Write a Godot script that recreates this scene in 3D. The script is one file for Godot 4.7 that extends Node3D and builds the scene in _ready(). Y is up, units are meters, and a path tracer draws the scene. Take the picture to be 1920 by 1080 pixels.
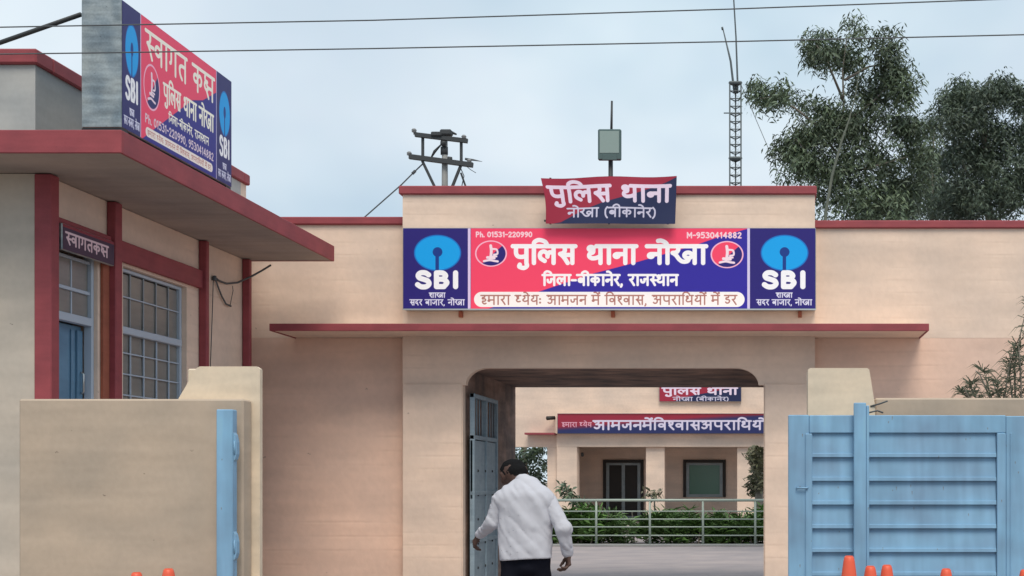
extends Node3D
# Street front of a small police station: gatehouse with sign boards, reception building on the left, a man walking in.
# Units are metres. The photograph is taken with its axis at right angles to the gatehouse and a shifted (cropped) lens.

const FOCAL := 2400.0          # focal length in the pixels of the measured photograph (1920 wide)
const AXIS := Vector2(1430, 900)
const EYE := 1.5
var taken := {}
var rng := RandomNumberGenerator.new()
var M := {}

# ------------------------------------------------------------------ helpers
func at(x: float, y: float, depth: float) -> Vector3:      # a survey point: pixel of the photograph and its depth in metres
	return Vector3((x - AXIS.x) * depth / FOCAL, EYE + (AXIS.y - y) * depth / FOCAL, -depth)

func numbered(called: String) -> String:
	if not taken.has(called):
		taken[called] = 0
		return called
	taken[called] += 1
	return "%s_%03d" % [called, taken[called]]

func tag(o: Node, label: String, category: String, group := "") -> Node:
	o.set_meta("label", label)
	o.set_meta("category", category)
	if group != "":
		o.set_meta("group", group)
	return o

func thing(called: String, label: String, category: String, where := Vector3.ZERO, group := "") -> Node3D:
	var o := Node3D.new()
	o.name = numbered(called)
	add_child(o)
	o.position = where
	tag(o, label, category, group)
	return o

func begin() -> SurfaceTool:
	var st := SurfaceTool.new()
	st.begin(Mesh.PRIMITIVE_TRIANGLES)
	st.set_smooth_group(-1)
	return st

func part(called: String, st: SurfaceTool, mat: Material, parent: Node3D = null) -> MeshInstance3D:
	st.generate_normals()
	return put(called, st.commit(), mat, parent)

func put(called: String, mesh: Mesh, mat: Material, parent: Node3D = null) -> MeshInstance3D:
	var o := MeshInstance3D.new()
	o.mesh = mesh
	o.material_override = mat
	if parent == null:
		o.name = numbered(called)
		add_child(o)
	else:
		o.name = called
		var n := 0
		while parent.has_node(NodePath(String(o.name))):
			n += 1
			o.name = "%s_%03d" % [called, n]
		parent.add_child(o)
	return o

func structure(called: String, st: SurfaceTool, mat: Material, label: String) -> MeshInstance3D:
	var o := part(called, st, mat)
	o.set_meta("kind", "structure")
	o.set_meta("label", label)
	return o

func tri(st: SurfaceTool, a: Vector3, b: Vector3, c: Vector3, out: Vector3) -> void:
	if (b - a).cross(c - a).dot(out) > 0.0:
		var t := b
		b = c
		c = t
	st.add_vertex(a)
	st.add_vertex(b)
	st.add_vertex(c)

func quad(st: SurfaceTool, a: Vector3, b: Vector3, c: Vector3, d: Vector3, out: Vector3) -> void:
	tri(st, a, b, c, out)
	tri(st, a, c, d, out)

func uvquad(st: SurfaceTool, a: Vector3, b: Vector3, c: Vector3, d: Vector3, u0 := Vector2(0, 0), u1 := Vector2(1, 1)) -> void:
	# a top left, b top right, c bottom right, d bottom left, clockwise from the front
	var uv := [u0, Vector2(u1.x, u0.y), u1, Vector2(u0.x, u1.y)]
	var p := [a, b, c, d]
	for i in [0, 1, 2, 0, 2, 3]:
		st.set_uv(uv[i])
		st.add_vertex(p[i])

func box(st: SurfaceTool, p: Vector3, q: Vector3, bev := 0.0, xf := Transform3D()) -> void:
	# a box between two corners, its edges chamfered by bev
	var lo := Vector3(minf(p.x, q.x), minf(p.y, q.y), minf(p.z, q.z))
	var hi := Vector3(maxf(p.x, q.x), maxf(p.y, q.y), maxf(p.z, q.z))
	var c := (lo + hi) * 0.5
	var h := (hi - lo) * 0.5
	bev = minf(bev, minf(h.x, minf(h.y, h.z)) * 0.8)
	var ax := [Vector3.RIGHT, Vector3.UP, Vector3.BACK]
	for i in 3:
		var j := (i + 1) % 3
		var k := (i + 2) % 3
		for s in [-1.0, 1.0]:
			var n: Vector3 = ax[i] * s
			var o: Vector3 = c + n * h[i]
			var u: Vector3 = ax[j] * (h[j] - bev)
			var v: Vector3 = ax[k] * (h[k] - bev)
			quad(st, xf * (o - u - v), xf * (o + u - v), xf * (o + u + v), xf * (o - u + v), xf.basis * n)
	if bev <= 0.0:
		return
	for i in 3:
		var j := (i + 1) % 3
		var k := (i + 2) % 3
		for s in [-1.0, 1.0]:
			for t in [-1.0, 1.0]:
				var e: Vector3 = ax[i] * (h[i] - bev)
				var m1: Vector3 = c + ax[j] * s * h[j] + ax[k] * t * (h[k] - bev)
				var m2: Vector3 = c + ax[j] * s * (h[j] - bev) + ax[k] * t * h[k]
				quad(st, xf * (m1 - e), xf * (m1 + e), xf * (m2 + e), xf * (m2 - e), xf.basis * (ax[j] * s + ax[k] * t))
	for sx in [-1.0, 1.0]:
		for sy in [-1.0, 1.0]:
			for sz in [-1.0, 1.0]:
				var s := Vector3(sx, sy, sz)
				tri(st, xf * (c + s * (h - Vector3(0, bev, bev))), xf * (c + s * (h - Vector3(bev, 0, bev))), xf * (c + s * (h - Vector3(bev, bev, 0))), xf.basis * s)

func tube(st: SurfaceTool, pts: Array, radii: Array, sides := 8, cap := true) -> void:
	var rings := []
	var up := Vector3.UP
	for i in pts.size():
		var d: Vector3 = (pts[mini(i + 1, pts.size() - 1)] - pts[maxi(i - 1, 0)]).normalized()
		if absf(d.dot(up)) > 0.95:
			up = Vector3.RIGHT
		var x := d.cross(up).normalized()
		var y := x.cross(d).normalized()
		up = y
		var r: float = radii[mini(i, radii.size() - 1)]
		var ring := []
		for k in sides:
			var a := TAU * k / sides
			ring.append(pts[i] + (x * cos(a) + y * sin(a)) * r)
		rings.append(ring)
	for i in pts.size() - 1:
		var mid: Vector3 = (pts[i] + pts[i + 1]) * 0.5
		for k in sides:
			var k2 := (k + 1) % sides
			var q: Vector3 = (rings[i][k] + rings[i + 1][k2]) * 0.5
			quad(st, rings[i][k], rings[i][k2], rings[i + 1][k2], rings[i + 1][k], q - mid)
	if cap:
		for e in [0, pts.size() - 1]:
			var d: Vector3 = pts[e] - pts[1 if e == 0 else pts.size() - 2]
			for k in sides:
				tri(st, pts[e], rings[e][k], rings[e][(k + 1) % sides], d)

func smooth_tube(st: SurfaceTool, pts: Array, radii: Array, sides := 8) -> void:
	st.set_smooth_group(0)
	tube(st, pts, radii, sides)
	st.set_smooth_group(-1)

func lathe(st: SurfaceTool, o: Vector3, profile: Array, sides := 20) -> void:     # profile: Vector2(radius, height)
	st.set_smooth_group(0)
	for i in profile.size() - 1:
		var a: Vector2 = profile[i]
		var b: Vector2 = profile[i + 1]
		var nrm := Vector2(b.y - a.y, a.x - b.x)
		for k in sides:
			var t := TAU * k / sides
			var u := TAU * (k + 1) / sides
			var d := Vector3(cos(t), 0, sin(t))
			var e := Vector3(cos(u), 0, sin(u))
			var out := (d + e) * 0.5 * nrm.x + Vector3.UP * nrm.y
			if a.x > 0.0001:
				tri(st, o + d * a.x + Vector3.UP * a.y, o + e * a.x + Vector3.UP * a.y, o + e * b.x + Vector3.UP * b.y, out)
			if b.x > 0.0001:
				tri(st, o + d * a.x + Vector3.UP * a.y, o + e * b.x + Vector3.UP * b.y, o + d * b.x + Vector3.UP * b.y, out)
	st.set_smooth_group(-1)

func extrude(st: SurfaceTool, poly: PackedVector2Array, z0: float, z1: float) -> void:     # outline in x, y; z0 nearer the viewer (larger z)
	var idx := Geometry2D.triangulate_polygon(poly)
	for i in range(0, idx.size(), 3):
		for z in [z0, z1]:
			var v := []
			for k in 3:
				var q := poly[idx[i + k]]
				v.append(Vector3(q.x, q.y, z))
			tri(st, v[0], v[1], v[2], Vector3(0, 0, 1 if z == z0 else -1))
	var ccw := not Geometry2D.is_polygon_clockwise(poly)
	for i in poly.size():
		var a := poly[i]
		var b := poly[(i + 1) % poly.size()]
		var n := Vector3(b.y - a.y, a.x - b.x, 0) * (1.0 if ccw else -1.0)
		quad(st, Vector3(a.x, a.y, z0), Vector3(b.x, b.y, z0), Vector3(b.x, b.y, z1), Vector3(a.x, a.y, z1), n)

# ------------------------------------------------------------------ materials
func worn_paint(size: int, seed_: int) -> ImageTexture:
	# painted sheet steel: faded patches, faint runs, small rust spots
	var big := noise(seed_, 4.0 / size, 4).get_seamless_image(size, size)
	var runs := noise(seed_ + 1, 16.0 / size, 3).get_seamless_image(size, size / 8)
	runs.resize(size, size, Image.INTERPOLATE_CUBIC)
	var im := Image.create(size, size, false, Image.FORMAT_RGB8)
	for y in size:
		for x in size:
			var b := big.get_pixel(x, y).r - 0.5
			var g := 0.90 + b * 0.16 + (runs.get_pixel(x, y).r - 0.5) * 0.14
			im.set_pixel(x, y, Color(clampf(g - b * 0.06, 0, 1), clampf(g, 0, 1), clampf(g + 0.02, 0, 1)))
	var r := RandomNumberGenerator.new()
	r.seed = seed_
	for i in 70:
		var x0 := r.randi_range(0, size - 1)
		var y0 := r.randi_range(0, size - 1)
		var len_ := r.randi_range(0, 5)
		for k in len_ + 1:
			var c := im.get_pixel(x0, (y0 + k) % size)
			im.set_pixel(x0, (y0 + k) % size, c * Color(0.9, 0.62, 0.48).lerp(Color.WHITE, float(k) / (len_ + 2)))
	return ImageTexture.create_from_image(im)

func lin(r: float, g: float, b: float) -> Color:
	return Color(r, g, b).linear_to_srgb()

func mat(c: Color, rough := 0.8, metal := 0.0, spec := 0.5) -> StandardMaterial3D:
	var m := StandardMaterial3D.new()
	m.albedo_color = c
	m.roughness = rough
	m.metallic = metal
	m.metallic_specular = spec
	return m

func triplanar(m: StandardMaterial3D, tex: Texture2D, nrm: Texture2D, scale: Vector3, depth := 1.0) -> StandardMaterial3D:
	m.albedo_texture = tex
	if nrm:
		m.normal_enabled = true
		m.normal_texture = nrm
		m.normal_scale = depth
	m.uv1_triplanar = true
	m.uv1_world_triplanar = true
	m.uv1_scale = scale
	return m

func noise(seed_: int, freq: float, oct := 4) -> FastNoiseLite:
	var n := FastNoiseLite.new()
	n.seed = seed_
	n.noise_type = FastNoiseLite.TYPE_SIMPLEX_SMOOTH
	n.frequency = freq
	n.fractal_octaves = oct
	return n

func plaster(size: int, contrast: float, courses: int, seed_: int) -> Array:
	# painted plaster: soft blotches, faint trowel streaks, the ghost of brick courses, small chips; repeats without a seam
	var big := noise(seed_, 3.0 / size, 3).get_seamless_image(size, size)
	var fine := noise(seed_ + 1, 40.0 / size, 3).get_seamless_image(size, size)
	var streak := noise(seed_ + 2, 14.0 / size, 3).get_seamless_image(size / 8, size)
	streak.resize(size, size, Image.INTERPOLATE_CUBIC)
	var im := Image.create(size, size, false, Image.FORMAT_RGB8)
	var hm := Image.create(size, size, false, Image.FORMAT_RGB8)
	for y in size:
		var course := 0.0
		if courses > 0:
			var f := fposmod(float(y) / size * courses, 1.0)
			course = smoothstep(0.14, 0.0, minf(f, 1.0 - f))
		for x in size:
			var b := big.get_pixel(x, y).r - 0.5
			var f2 := fine.get_pixel(x, y).r - 0.5
			var s := streak.get_pixel(x, y).r - 0.5
			var on := clampf(0.1 + b * 2.8 + s * 2.2, 0.0, 1.0)
			var g := 1.0 - contrast * (0.5 - b * 0.7 - f2 * 0.25 - s * 0.5) - course * on * contrast * 0.22
			var warm := b * contrast * 0.15
			im.set_pixel(x, y, Color(clampf(g + warm, 0, 1), clampf(g, 0, 1), clampf(g - warm, 0, 1)))
			var h := clampf(0.5 + f2 * 0.10 + s * 0.22 + b * 0.15 - course * on * 0.14, 0, 1)
			hm.set_pixel(x, y, Color(h, h, h))
	var r := RandomNumberGenerator.new()
	r.seed = seed_
	for i in 12:                                          # chips and scratches in the paint
		var x0 := r.randi_range(0, size - 1)
		var y0 := r.randi_range(0, size - 1)
		var w := r.randi_range(1, 4)
		for k in w:
			var px := (x0 + k) % size
			var py := posmod(y0 + int(sin(k * 0.7 + i) * 1.2), size)
			var c := im.get_pixel(px, py)
			im.set_pixel(px, py, c * r.randf_range(0.62, 0.85))
	var nm: Image = hm.duplicate()
	nm.bump_map_to_normal_map(3.0)
	return [ImageTexture.create_from_image(im), ImageTexture.create_from_image(nm)]

# ------------------------------------------------------------------ print: a small stroke alphabet drawn into pictures
# Each letter: advance, strokes. y runs down, headline at 0, baseline at 1; "o" x y r is a ring.
var GL := {
	"p": [0.74, "14 0 14 42 22 60 38 64 58 58|58 0 58 100"],
	"l": [0.86, "32 88 14 70 13 44 27 31 42 42 44 62|44 54 53 36 70 42|70 0 70 100"],
	"s": [0.80, "30 0 32 25 25 40 12 46|13 46 28 66 44 100|22 52 64 52|64 0 64 100"],
	"th": [0.78, "o 22 14 10|31 20 30 36 17 44 14 60 26 72 46 69 62 58|62 0 62 100", 0.44],
	"dh": [0.78, "14 10 27 6 30 18 18 26 30 34|30 34 16 44 14 58 26 70 46 67 62 56|62 0 62 100", 0.44],
	"A": [0.36, "20 0 20 100"],
	"n": [0.68, "o 17 56 8|17 47 54 47|54 0 54 100"],
	"O": [0.36, "20 0 20 100|20 0 13 -20 -6 -33 -20 -32"],
	"kh": [1.16, "28 0 30 20 22 36 6 40|8 40 22 56 34 78 50 92 70 88 76 70|o 72 54 16|100 0 100 100|88 54 100 54"],
	"i": [0.30, "16 0 16 100|16 0 18 -24 38 -37 64 -26 74 0"],
	"I": [0.36, "20 0 20 100|20 0 14 -25 -6 -36 -28 -23 -34 0"],
	"u": [0.0, "-16 100 -14 118 -28 130 -46 122 -44 110"],
	"e": [0.0, "-15 0 -22 -20 -38 -34 -52 -34"],
	"m.": [0.0, "o -8 -28 4"],
	"j": [0.82, "12 48 16 68 30 74 40 62 40 40|40 40 66 40|66 0 66 100"],
	"b": [0.72, "o 31 52 17|56 0 56 100|20 40 42 64"],
	"v": [0.72, "o 31 52 17|56 0 56 100"],
	"k": [0.88, "o 26 50 15|42 0 42 100|42 42 58 30 72 42 70 62 60 70"],
	"r": [0.54, "34 0 36 25 28 42 12 46|13 46 26 66 44 100"],
	"sh": [0.86, "36 42 40 18 26 8 14 20 20 36 36 42|36 42 16 52|16 52 28 72 46 100|68 0 68 100"],
	"d": [0.58, "36 0 36 22 15 34 13 58 28 70 40 62 34 54|36 68 48 100"],
	"h": [0.56, "32 0 32 18 15 24 14 38 34 38 42 52 30 64 15 64 18 84 32 94 44 88"],
	"m": [0.74, "14 0 14 52|o 14 58 7|14 50 58 50|58 0 58 100"],
	"y": [0.76, "16 4 30 14 29 32 16 44 16 56 30 66 46 62 60 54|60 0 60 100", 0.3],
	"a": [0.88, "12 12 27 5 38 17 30 35 20 40|30 38 43 54 38 80 22 88 10 78|40 46 70 46|70 0 70 100"],
	"D": [0.56, "34 0 34 20 16 26 14 42 34 46 44 62 34 82 18 84 10 74"],
	"g": [0.68, "20 0 20 52 12 62|52 0 52 100"],
	"t": [0.74, "58 42 30 42 16 54 20 80 34 96|58 0 58 100"],
	"s_": [0.54, "30 0 32 25 25 40 12 46|13 46 28 66 44 100|22 52 54 52"],
	"sh_": [0.52, "36 42 40 18 26 8 14 20 20 36 36 42|36 42 16 52|16 52 28 72 46 100"],
	"dh_": [0.54, "14 10 27 6 30 18 18 26 30 34|30 34 16 44 14 58 26 70 44 66"],
	"ksh": [0.96, "20 0 14 16 18 30 34 32|34 32 14 40 12 58 26 68 40 58 30 46|26 68 44 98|40 54 76 54|76 0 76 100"],
	" ": [0.42, "", 9.0], ":": [0.3, "o 12 40 3|o 12 80 3", 9.0], ",": [0.3, "14 94 14 104 8 116", 9.0], "-": [0.5, "8 52 40 52", 9.0], ".": [0.24, "o 10 98 2", 9.0],
	"(": [0.36, "28 -8 14 20 12 55 16 90 28 114", 9.0], ")": [0.36, "8 -8 22 20 24 55 20 90 8 114", 9.0],
	"0": [0.7, "34 2 14 20 10 50 14 80 34 98 52 80 56 50 52 20 34 2", 9.0], "1": [0.5, "12 20 28 0|28 0 28 100", 9.0], "2": [0.7, "12 22 30 2 52 16 48 44 12 100|12 100 56 100", 9.0],
	"3": [0.7, "12 8 34 2 52 20 32 46|32 46 56 66 44 96 12 92", 9.0], "4": [0.74, "44 100 44 0|44 0 8 68|8 68 60 68", 9.0], "5": [0.7, "52 0 16 0|16 0 14 42|14 42 40 36 56 64 42 98 10 94", 9.0],
	"6": [0.7, "46 2 18 32 12 70 32 98 54 76 38 50 14 66", 9.0], "8": [0.7, "34 48 14 24 34 0 52 24 34 48 10 74 34 100 56 74 34 48", 9.0], "9": [0.7, "54 34 30 52 12 26 34 2 54 24 50 70 24 100", 9.0],
	"P": [0.7, "14 0 14 100|14 0 44 4 56 26 44 48 14 52", 9.0], "lh": [0.64, "14 0 14 100|14 56 32 42 48 56 48 100", 9.0], "M": [0.9, "12 100 12 0|12 0 42 66|42 66 72 0|72 0 72 100", 9.0],
	"LS": [0.86, "66 18 50 5 28 5 16 20 22 38 44 48 62 58 68 78 54 95 30 96 13 82", 9.0], "LB": [0.9, "18 5 18 95|18 5 48 6 62 24 50 46|18 48 50 48 68 68 54 94|18 95 54 95", 9.0], "LI": [0.42, "20 5 20 95", 9.0],
}

class Print:
	var im: Image
	var w: int
	var h: int
	var gl: Dictionary
	var cover := PackedFloat32Array()
	func _init(w_: int, h_: int, base: Color, glyphs: Dictionary) -> void:
		w = w_
		h = h_
		gl = glyphs
		im = Image.create(w, h, false, Image.FORMAT_RGB8)
		im.fill(base)
	func shape(inside: Callable, c: Color, x0: int, y0: int, x1: int, y1: int) -> void:    # inside gives a signed distance in pixels
		for y in range(maxi(0, y0), mini(h, y1)):
			for x in range(maxi(0, x0), mini(w, x1)):
				var a := clampf(0.5 - inside.call(x + 0.5, y + 0.5), 0.0, 1.0)
				if a > 0.0:
					im.set_pixel(x, y, im.get_pixel(x, y).lerp(c, a))
	func oval(cx: float, cy: float, rx: float, ry: float, c: Color) -> void:
		shape(func(x, y): return (Vector2((x - cx) / rx, (y - cy) / ry).length() - 1.0) * minf(rx, ry), c, int(cx - rx - 2), int(cy - ry - 2), int(cx + rx + 3), int(cy + ry + 3))
	func bar(x0: float, y0: float, x1: float, y1: float, c: Color) -> void:
		im.fill_rect(Rect2i(int(x0), int(y0), int(x1 - x0), int(y1 - y0)), c)
	func pill(x0: float, y0: float, x1: float, y1: float, c: Color) -> void:
		var r := (y1 - y0) / 2
		shape(func(x, y): return Vector2(x - clampf(x, x0 + r, x1 - r), y - y0 - r).length() - r, c, int(x0), int(y0), int(x1) + 1, int(y1) + 1)
	func stroke(a: Vector2, b: Vector2, r: float) -> void:
		var ab := b - a
		var l2 := maxf(ab.length_squared(), 1e-6)
		for y in range(maxi(0, int(minf(a.y, b.y) - r - 1)), mini(h, int(maxf(a.y, b.y) + r + 2))):
			for x in range(maxi(0, int(minf(a.x, b.x) - r - 1)), mini(w, int(maxf(a.x, b.x) + r + 2))):
				var p := Vector2(x + 0.5, y + 0.5) - a
				var d := (p - ab * clampf(p.dot(ab) / l2, 0.0, 1.0)).length()
				var c := clampf(r + 0.5 - d, 0.0, 1.0)
				if c > cover[y * w + x]:
					cover[y * w + x] = c
	func curve(pts: Array, r: float) -> void:
		if pts.size() == 2:
			stroke(pts[0], pts[1], r)
			return
		for i in pts.size() - 1:
			var p0: Vector2 = pts[maxi(i - 1, 0)]
			var p1: Vector2 = pts[i]
			var p2: Vector2 = pts[i + 1]
			var p3: Vector2 = pts[mini(i + 2, pts.size() - 1)]
			var last := p1
			for k in range(1, 5):
				var q := p1.cubic_interpolate(p2, p0, p3, k / 4.0)
				stroke(last, q, r)
				last = q
	func fill_cover(c: Color) -> void:
		for i in cover.size():
			if cover[i] > 0.0:
				var x := i % w
				var y := i / w
				im.set_pixel(x, y, im.get_pixel(x, y).lerp(c, cover[i]))
	func text(s: String, x0: float, x1: float, top: float, base: float, r: float, c: Color, head := true) -> void:
		cover.resize(w * h)
		cover.fill(0.0)
		var words := s.split(" ")
		var total := 0.0
		for t in words:
			total += gl[" " if t == "_" else t][0]
		var sx := (x1 - x0) / total
		var sy := base - top
		var x := x0
		var start := -1.0
		for t in words:
			var g: Array = gl[" " if t == "_" else t]
			var gap: float = g[2] if g.size() > 2 else 0.0
			if gap < 1.0 and head:
				var nx: float = x + g[0] * sx
				var from := x + gap * sx
				if nx > from and g[0] > 0.0:
					stroke(Vector2(from, top), Vector2(nx - 0.03 * sx, top), r)
			for line in String(g[1]).split("|", false):
				var n := line.split(" ", false)
				var pts := []
				if n[0] == "o":
					var cc := Vector2(float(n[1]), float(n[2]))
					for k in 11:
						pts.append(cc + Vector2(cos(TAU * k / 10.0), sin(TAU * k / 10.0)) * float(n[3]))
				else:
					for k in range(0, n.size(), 2):
						pts.append(Vector2(float(n[k]), float(n[k + 1])))
				for k in pts.size():
					pts[k] = Vector2(x + pts[k].x * 0.01 * sx, top + pts[k].y * 0.01 * sy)
				curve(pts, r)
			x += g[0] * sx
		fill_cover(c)
	func lines(a: Array, r: float, c: Color) -> void:
		cover.resize(w * h)
		cover.fill(0.0)
		for l in a:
			curve(l, r)
		fill_cover(c)
	func texture() -> ImageTexture:
		im.generate_mipmaps()
		return ImageTexture.create_from_image(im)

const THANA := "p u i l s _ th A n A"
const NOKHA := "n O kh A"
const MOTTO := "h m A r A _ dh_ y e y : _ A1 _ x"

func emblem(p: Print, cx: float, cy: float, rx: float, ry: float, pink: Color, indigo: Color) -> void:
	p.oval(cx, cy, rx, ry, Color8(255, 190, 215))
	p.oval(cx, cy, rx * 0.91, ry * 0.91, pink)
	p.shape(func(x, y):
		var e := (Vector2((x - cx) / (rx * 0.91), (y - cy) / (ry * 0.91)).length() - 1.0) * minf(rx, ry)
		return maxf(e, (-(x - cx) / rx * 0.8 - (y - cy) / ry * 0.75 + 0.12) * minf(rx, ry)), indigo, int(cx - rx), int(cy - ry), int(cx + rx) + 1, int(cy + ry) + 1)
	var w := Color8(250, 225, 238)
	var f := func(u, v): return Vector2(cx + u * rx, cy + v * ry)
	p.lines([[f.call(-0.02, -0.6), f.call(0.02, -0.2), f.call(-0.02, 0.3)], [f.call(-0.22, 0.3), f.call(0.2, 0.34)]], rx * 0.09, w)
	p.lines([[f.call(0.12, -0.35), f.call(0.36, -0.3), f.call(0.4, 0.02), f.call(0.18, 0.08)], [f.call(0.14, 0.2), f.call(0.34, 0.22)]], rx * 0.06, w)
	p.lines([[f.call(-0.44, 0.58), f.call(-0.1, 0.5), f.call(0.2, 0.56), f.call(0.42, 0.6)]], rx * 0.07, w)

func bank_panel(p: Print, x0: float, x1: float, y0: float, y1: float, k: float, hx: float) -> void:     # the bank's panel at the ends of the boards
	var w := x1 - x0
	var h := y1 - y0
	var c := Vector2(x0 + w * 0.53, y0 + h * 0.305)
	p.oval(c.x, c.y, w * 0.365, h * 0.225, Color8(24, 120, 205))
	p.oval(c.x, c.y, w * 0.345, h * 0.21, Color8(16, 164, 240))
	p.oval(c.x, c.y - h * 0.01, w * 0.075, h * 0.06, Color8(22, 60, 140))
	p.bar(c.x - w * 0.028, c.y, c.x + w * 0.028, c.y + h * 0.225, Color8(22, 60, 140))
	p.text("LS LB LI", x0 + w * 0.18, x0 + w * 0.88, y0 + h * 0.545, y0 + h * 0.735, k, Color8(250, 250, 255), false)
	p.text("sh A kh A", x0 + w * 0.4, x0 + w * 0.65, y0 + h * 0.805, y0 + h * 0.86, hx, Color8(225, 225, 245))
	p.text("s d r _ b A j A r , _ n O kh A", x0 + w * 0.1, x0 + w * 0.95, y0 + h * 0.89, y0 + h * 0.955, hx, Color8(225, 225, 245))

func main_board() -> ImageTexture:
	var indigo := Color8(52, 40, 160)
	var dark := Color8(42, 32, 118)
	var pink := Color8(250, 72, 108)
	var p := Print.new(1550, 306, dark, GL)
	var top := [[252, 330], [526, 236], [716, 172], [868, 132], [1104, 62], [1178, 36], [1300, 0]]
	p.bar(254, 0, 1294, 306, pink)
	p.shape(func(x, y):
		var b := 400.0
		for i in top.size() - 1:
			if x >= top[i][0] and x <= top[i + 1][0]:
				b = lerpf(top[i][1], top[i + 1][1], (x - top[i][0]) / float(top[i + 1][0] - top[i][0]))
		return b - y, indigo, 254, 0, 1294, 306)
	p.bar(243, 0, 253, 306, Color8(225, 205, 240))
	p.bar(1294, 0, 1304, 306, Color8(215, 205, 240))
	var white := Color8(255, 252, 255)
	bank_panel(p, 0, 243, 0, 306, 10.0, 2.0)
	bank_panel(p, 1304, 1550, 0, 306, 10.0, 2.0)
	emblem(p, 330, 96, 60, 50, pink, dark)
	emblem(p, 1218, 100, 62, 52, pink, dark)
	p.text("p u i l s _ th A n A _ n O kh A", 412, 1142, 68, 132, 8.4, white)
	p.text("i j l A - b I k A n e r , _ r A j s_ th A n", 524, 1034, 178, 216, 4.6, white)
	p.text("P lh . _ 0 1 5 3 1 - 2 2 0 9 9 0", 272, 486, 14, 32, 2.4, Color8(255, 215, 225), false)
	p.text("M - 9 5 3 0 4 1 4 8 8 2", 1066, 1274, 16, 36, 2.6, Color8(255, 215, 225), false)
	p.pill(266, 242, 1284, 300, Color8(255, 250, 250))
	p.text("h m A r A _ dh_ y e y : _ a A m j n _ m e m. _ i v sh_ v A s , _ a p r A i dh y O m. _ m e m. _ D r", 292, 1256, 256, 290, 2.6, Color8(176, 120, 112))
	return p.texture()

func banner_print() -> ImageTexture:
	var red := Color8(158, 42, 66)
	var navy := Color8(36, 44, 82)
	var p := Print.new(512, 184, red, GL)
	var edge := [[0, 190], [60, 178], [150, 126], [226, 100], [332, 72], [468, 24], [512, 4]]
	p.shape(func(x, y):
		var b := 200.0
		for i in edge.size() - 1:
			if x >= edge[i][0] and x <= edge[i + 1][0]:
				b = lerpf(edge[i][1], edge[i + 1][1], (x - edge[i][0]) / float(edge[i + 1][0] - edge[i][0]))
		return (b - y) * 0.5, navy, 0, 0, 512, 184)
	p.text("p u i l s _ th A n A", 18, 490, 36, 94, 7.4, Color8(232, 214, 236))
	p.text("n O kh A _ ( b I k A n e r )", 84, 436, 122, 156, 3.3, Color8(206, 202, 226))
	return p.texture()

func side_board() -> ImageTexture:
	var indigo := Color8(52, 46, 140)
	var dark := Color8(48, 44, 108)
	var pink := Color8(246, 74, 110)
	var W := 1040.0
	var H := 486.0
	var p := Print.new(1040, 486, dark, GL)
	p.bar(0.147 * W, 0, 0.838 * W, H, pink)
	var edge := [[0.147, 1.02], [0.25, 0.88], [0.60, 0.42], [0.70, 0.36], [0.84, 0.20]]
	p.shape(func(x, y):
		var u: float = x / W
		var b := 2.0
		for i in edge.size() - 1:
			if u >= edge[i][0] and u <= edge[i + 1][0]:
				b = lerpf(edge[i][1], edge[i + 1][1], (u - edge[i][0]) / (edge[i + 1][0] - edge[i][0]))
		return (b - y / H) * 300.0, indigo, int(0.147 * W), 0, int(0.838 * W), int(H))
	p.bar(0.143 * W, 0, 0.149 * W, H, Color8(215, 190, 225))
	p.bar(0.836 * W, 0, 0.842 * W, H, Color8(200, 190, 225))
	bank_panel(p, 0, 0.143 * W, 30, H, 8.0, 2.0)
	bank_panel(p, 0.842 * W, W, 30, H, 8.0, 2.0)
	var white := Color8(255, 250, 235)
	p.text("s_ v A g t _ k ksh", 0.185 * W, 0.82 * W, 0.10 * H, 0.31 * H, 8.0, white)
	emblem(p, 0.236 * W, 0.54 * H, 0.068 * W, 0.19 * H, pink, dark)
	p.text("p u i l s _ th A n A _ n O kh A", 0.335 * W, 0.81 * W, 0.44 * H, 0.585 * H, 6.0, white)
	p.text("i j l A - b I k A n e r , _ r A j s_ th A n", 0.38 * W, 0.76 * W, 0.67 * H, 0.735 * H, 3.0, white)
	p.text("P lh . _ 0 1 5 3 1 - 2 2 0 9 9 0 , _ 9 5 3 0 4 1 4 8 8 2", 0.18 * W, 0.81 * W, 0.785 * H, 0.85 * H, 3.2, Color8(235, 215, 225), false)
	p.pill(0.185 * W, 0.885 * H, 0.80 * W, 0.965 * H, Color8(250, 238, 232))
	p.text("h m A r A _ dh_ y e y : _ a A m j n _ m e m. _ i v sh_ v A s , _ a p r A i dh y O m. _ m e m. _ D r", 0.2 * W, 0.78 * W, 0.91 * H, 0.95 * H, 1.5, Color8(200, 130, 120))
	return p.texture()

func plaque_print() -> ImageTexture:
	var p := Print.new(340, 100, Color8(58, 42, 66), GL)
	p.bar(0, 0, 340, 12, Color8(130, 46, 58))
	p.text("s_ v A g t k ksh", 18, 300, 30, 74, 4.6, Color8(225, 200, 210))
	return p.texture()

func frieze_print() -> ImageTexture:
	var p := Print.new(1000, 80, Color8(150, 44, 64), GL)
	p.shape(func(x, y): return (62.0 - y - x * 0.075) * 0.06, Color8(44, 50, 98), 0, 0, 1000, 80)
	p.bar(0, 0, 1000, 7, Color8(120, 40, 52))
	p.text("h m A r A _ dh_ y e y", 16, 128, 36, 54, 1.5, Color8(222, 170, 190))
	p.text("a A m j n m e m. i v sh_ v A s a p r A i dh y O m.", 134, 786, 30, 64, 3.8, Color8(215, 208, 232))
	p.text("m e m. _ D r", 812, 960, 30, 64, 3.8, Color8(215, 208, 232))
	return p.texture()

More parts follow.
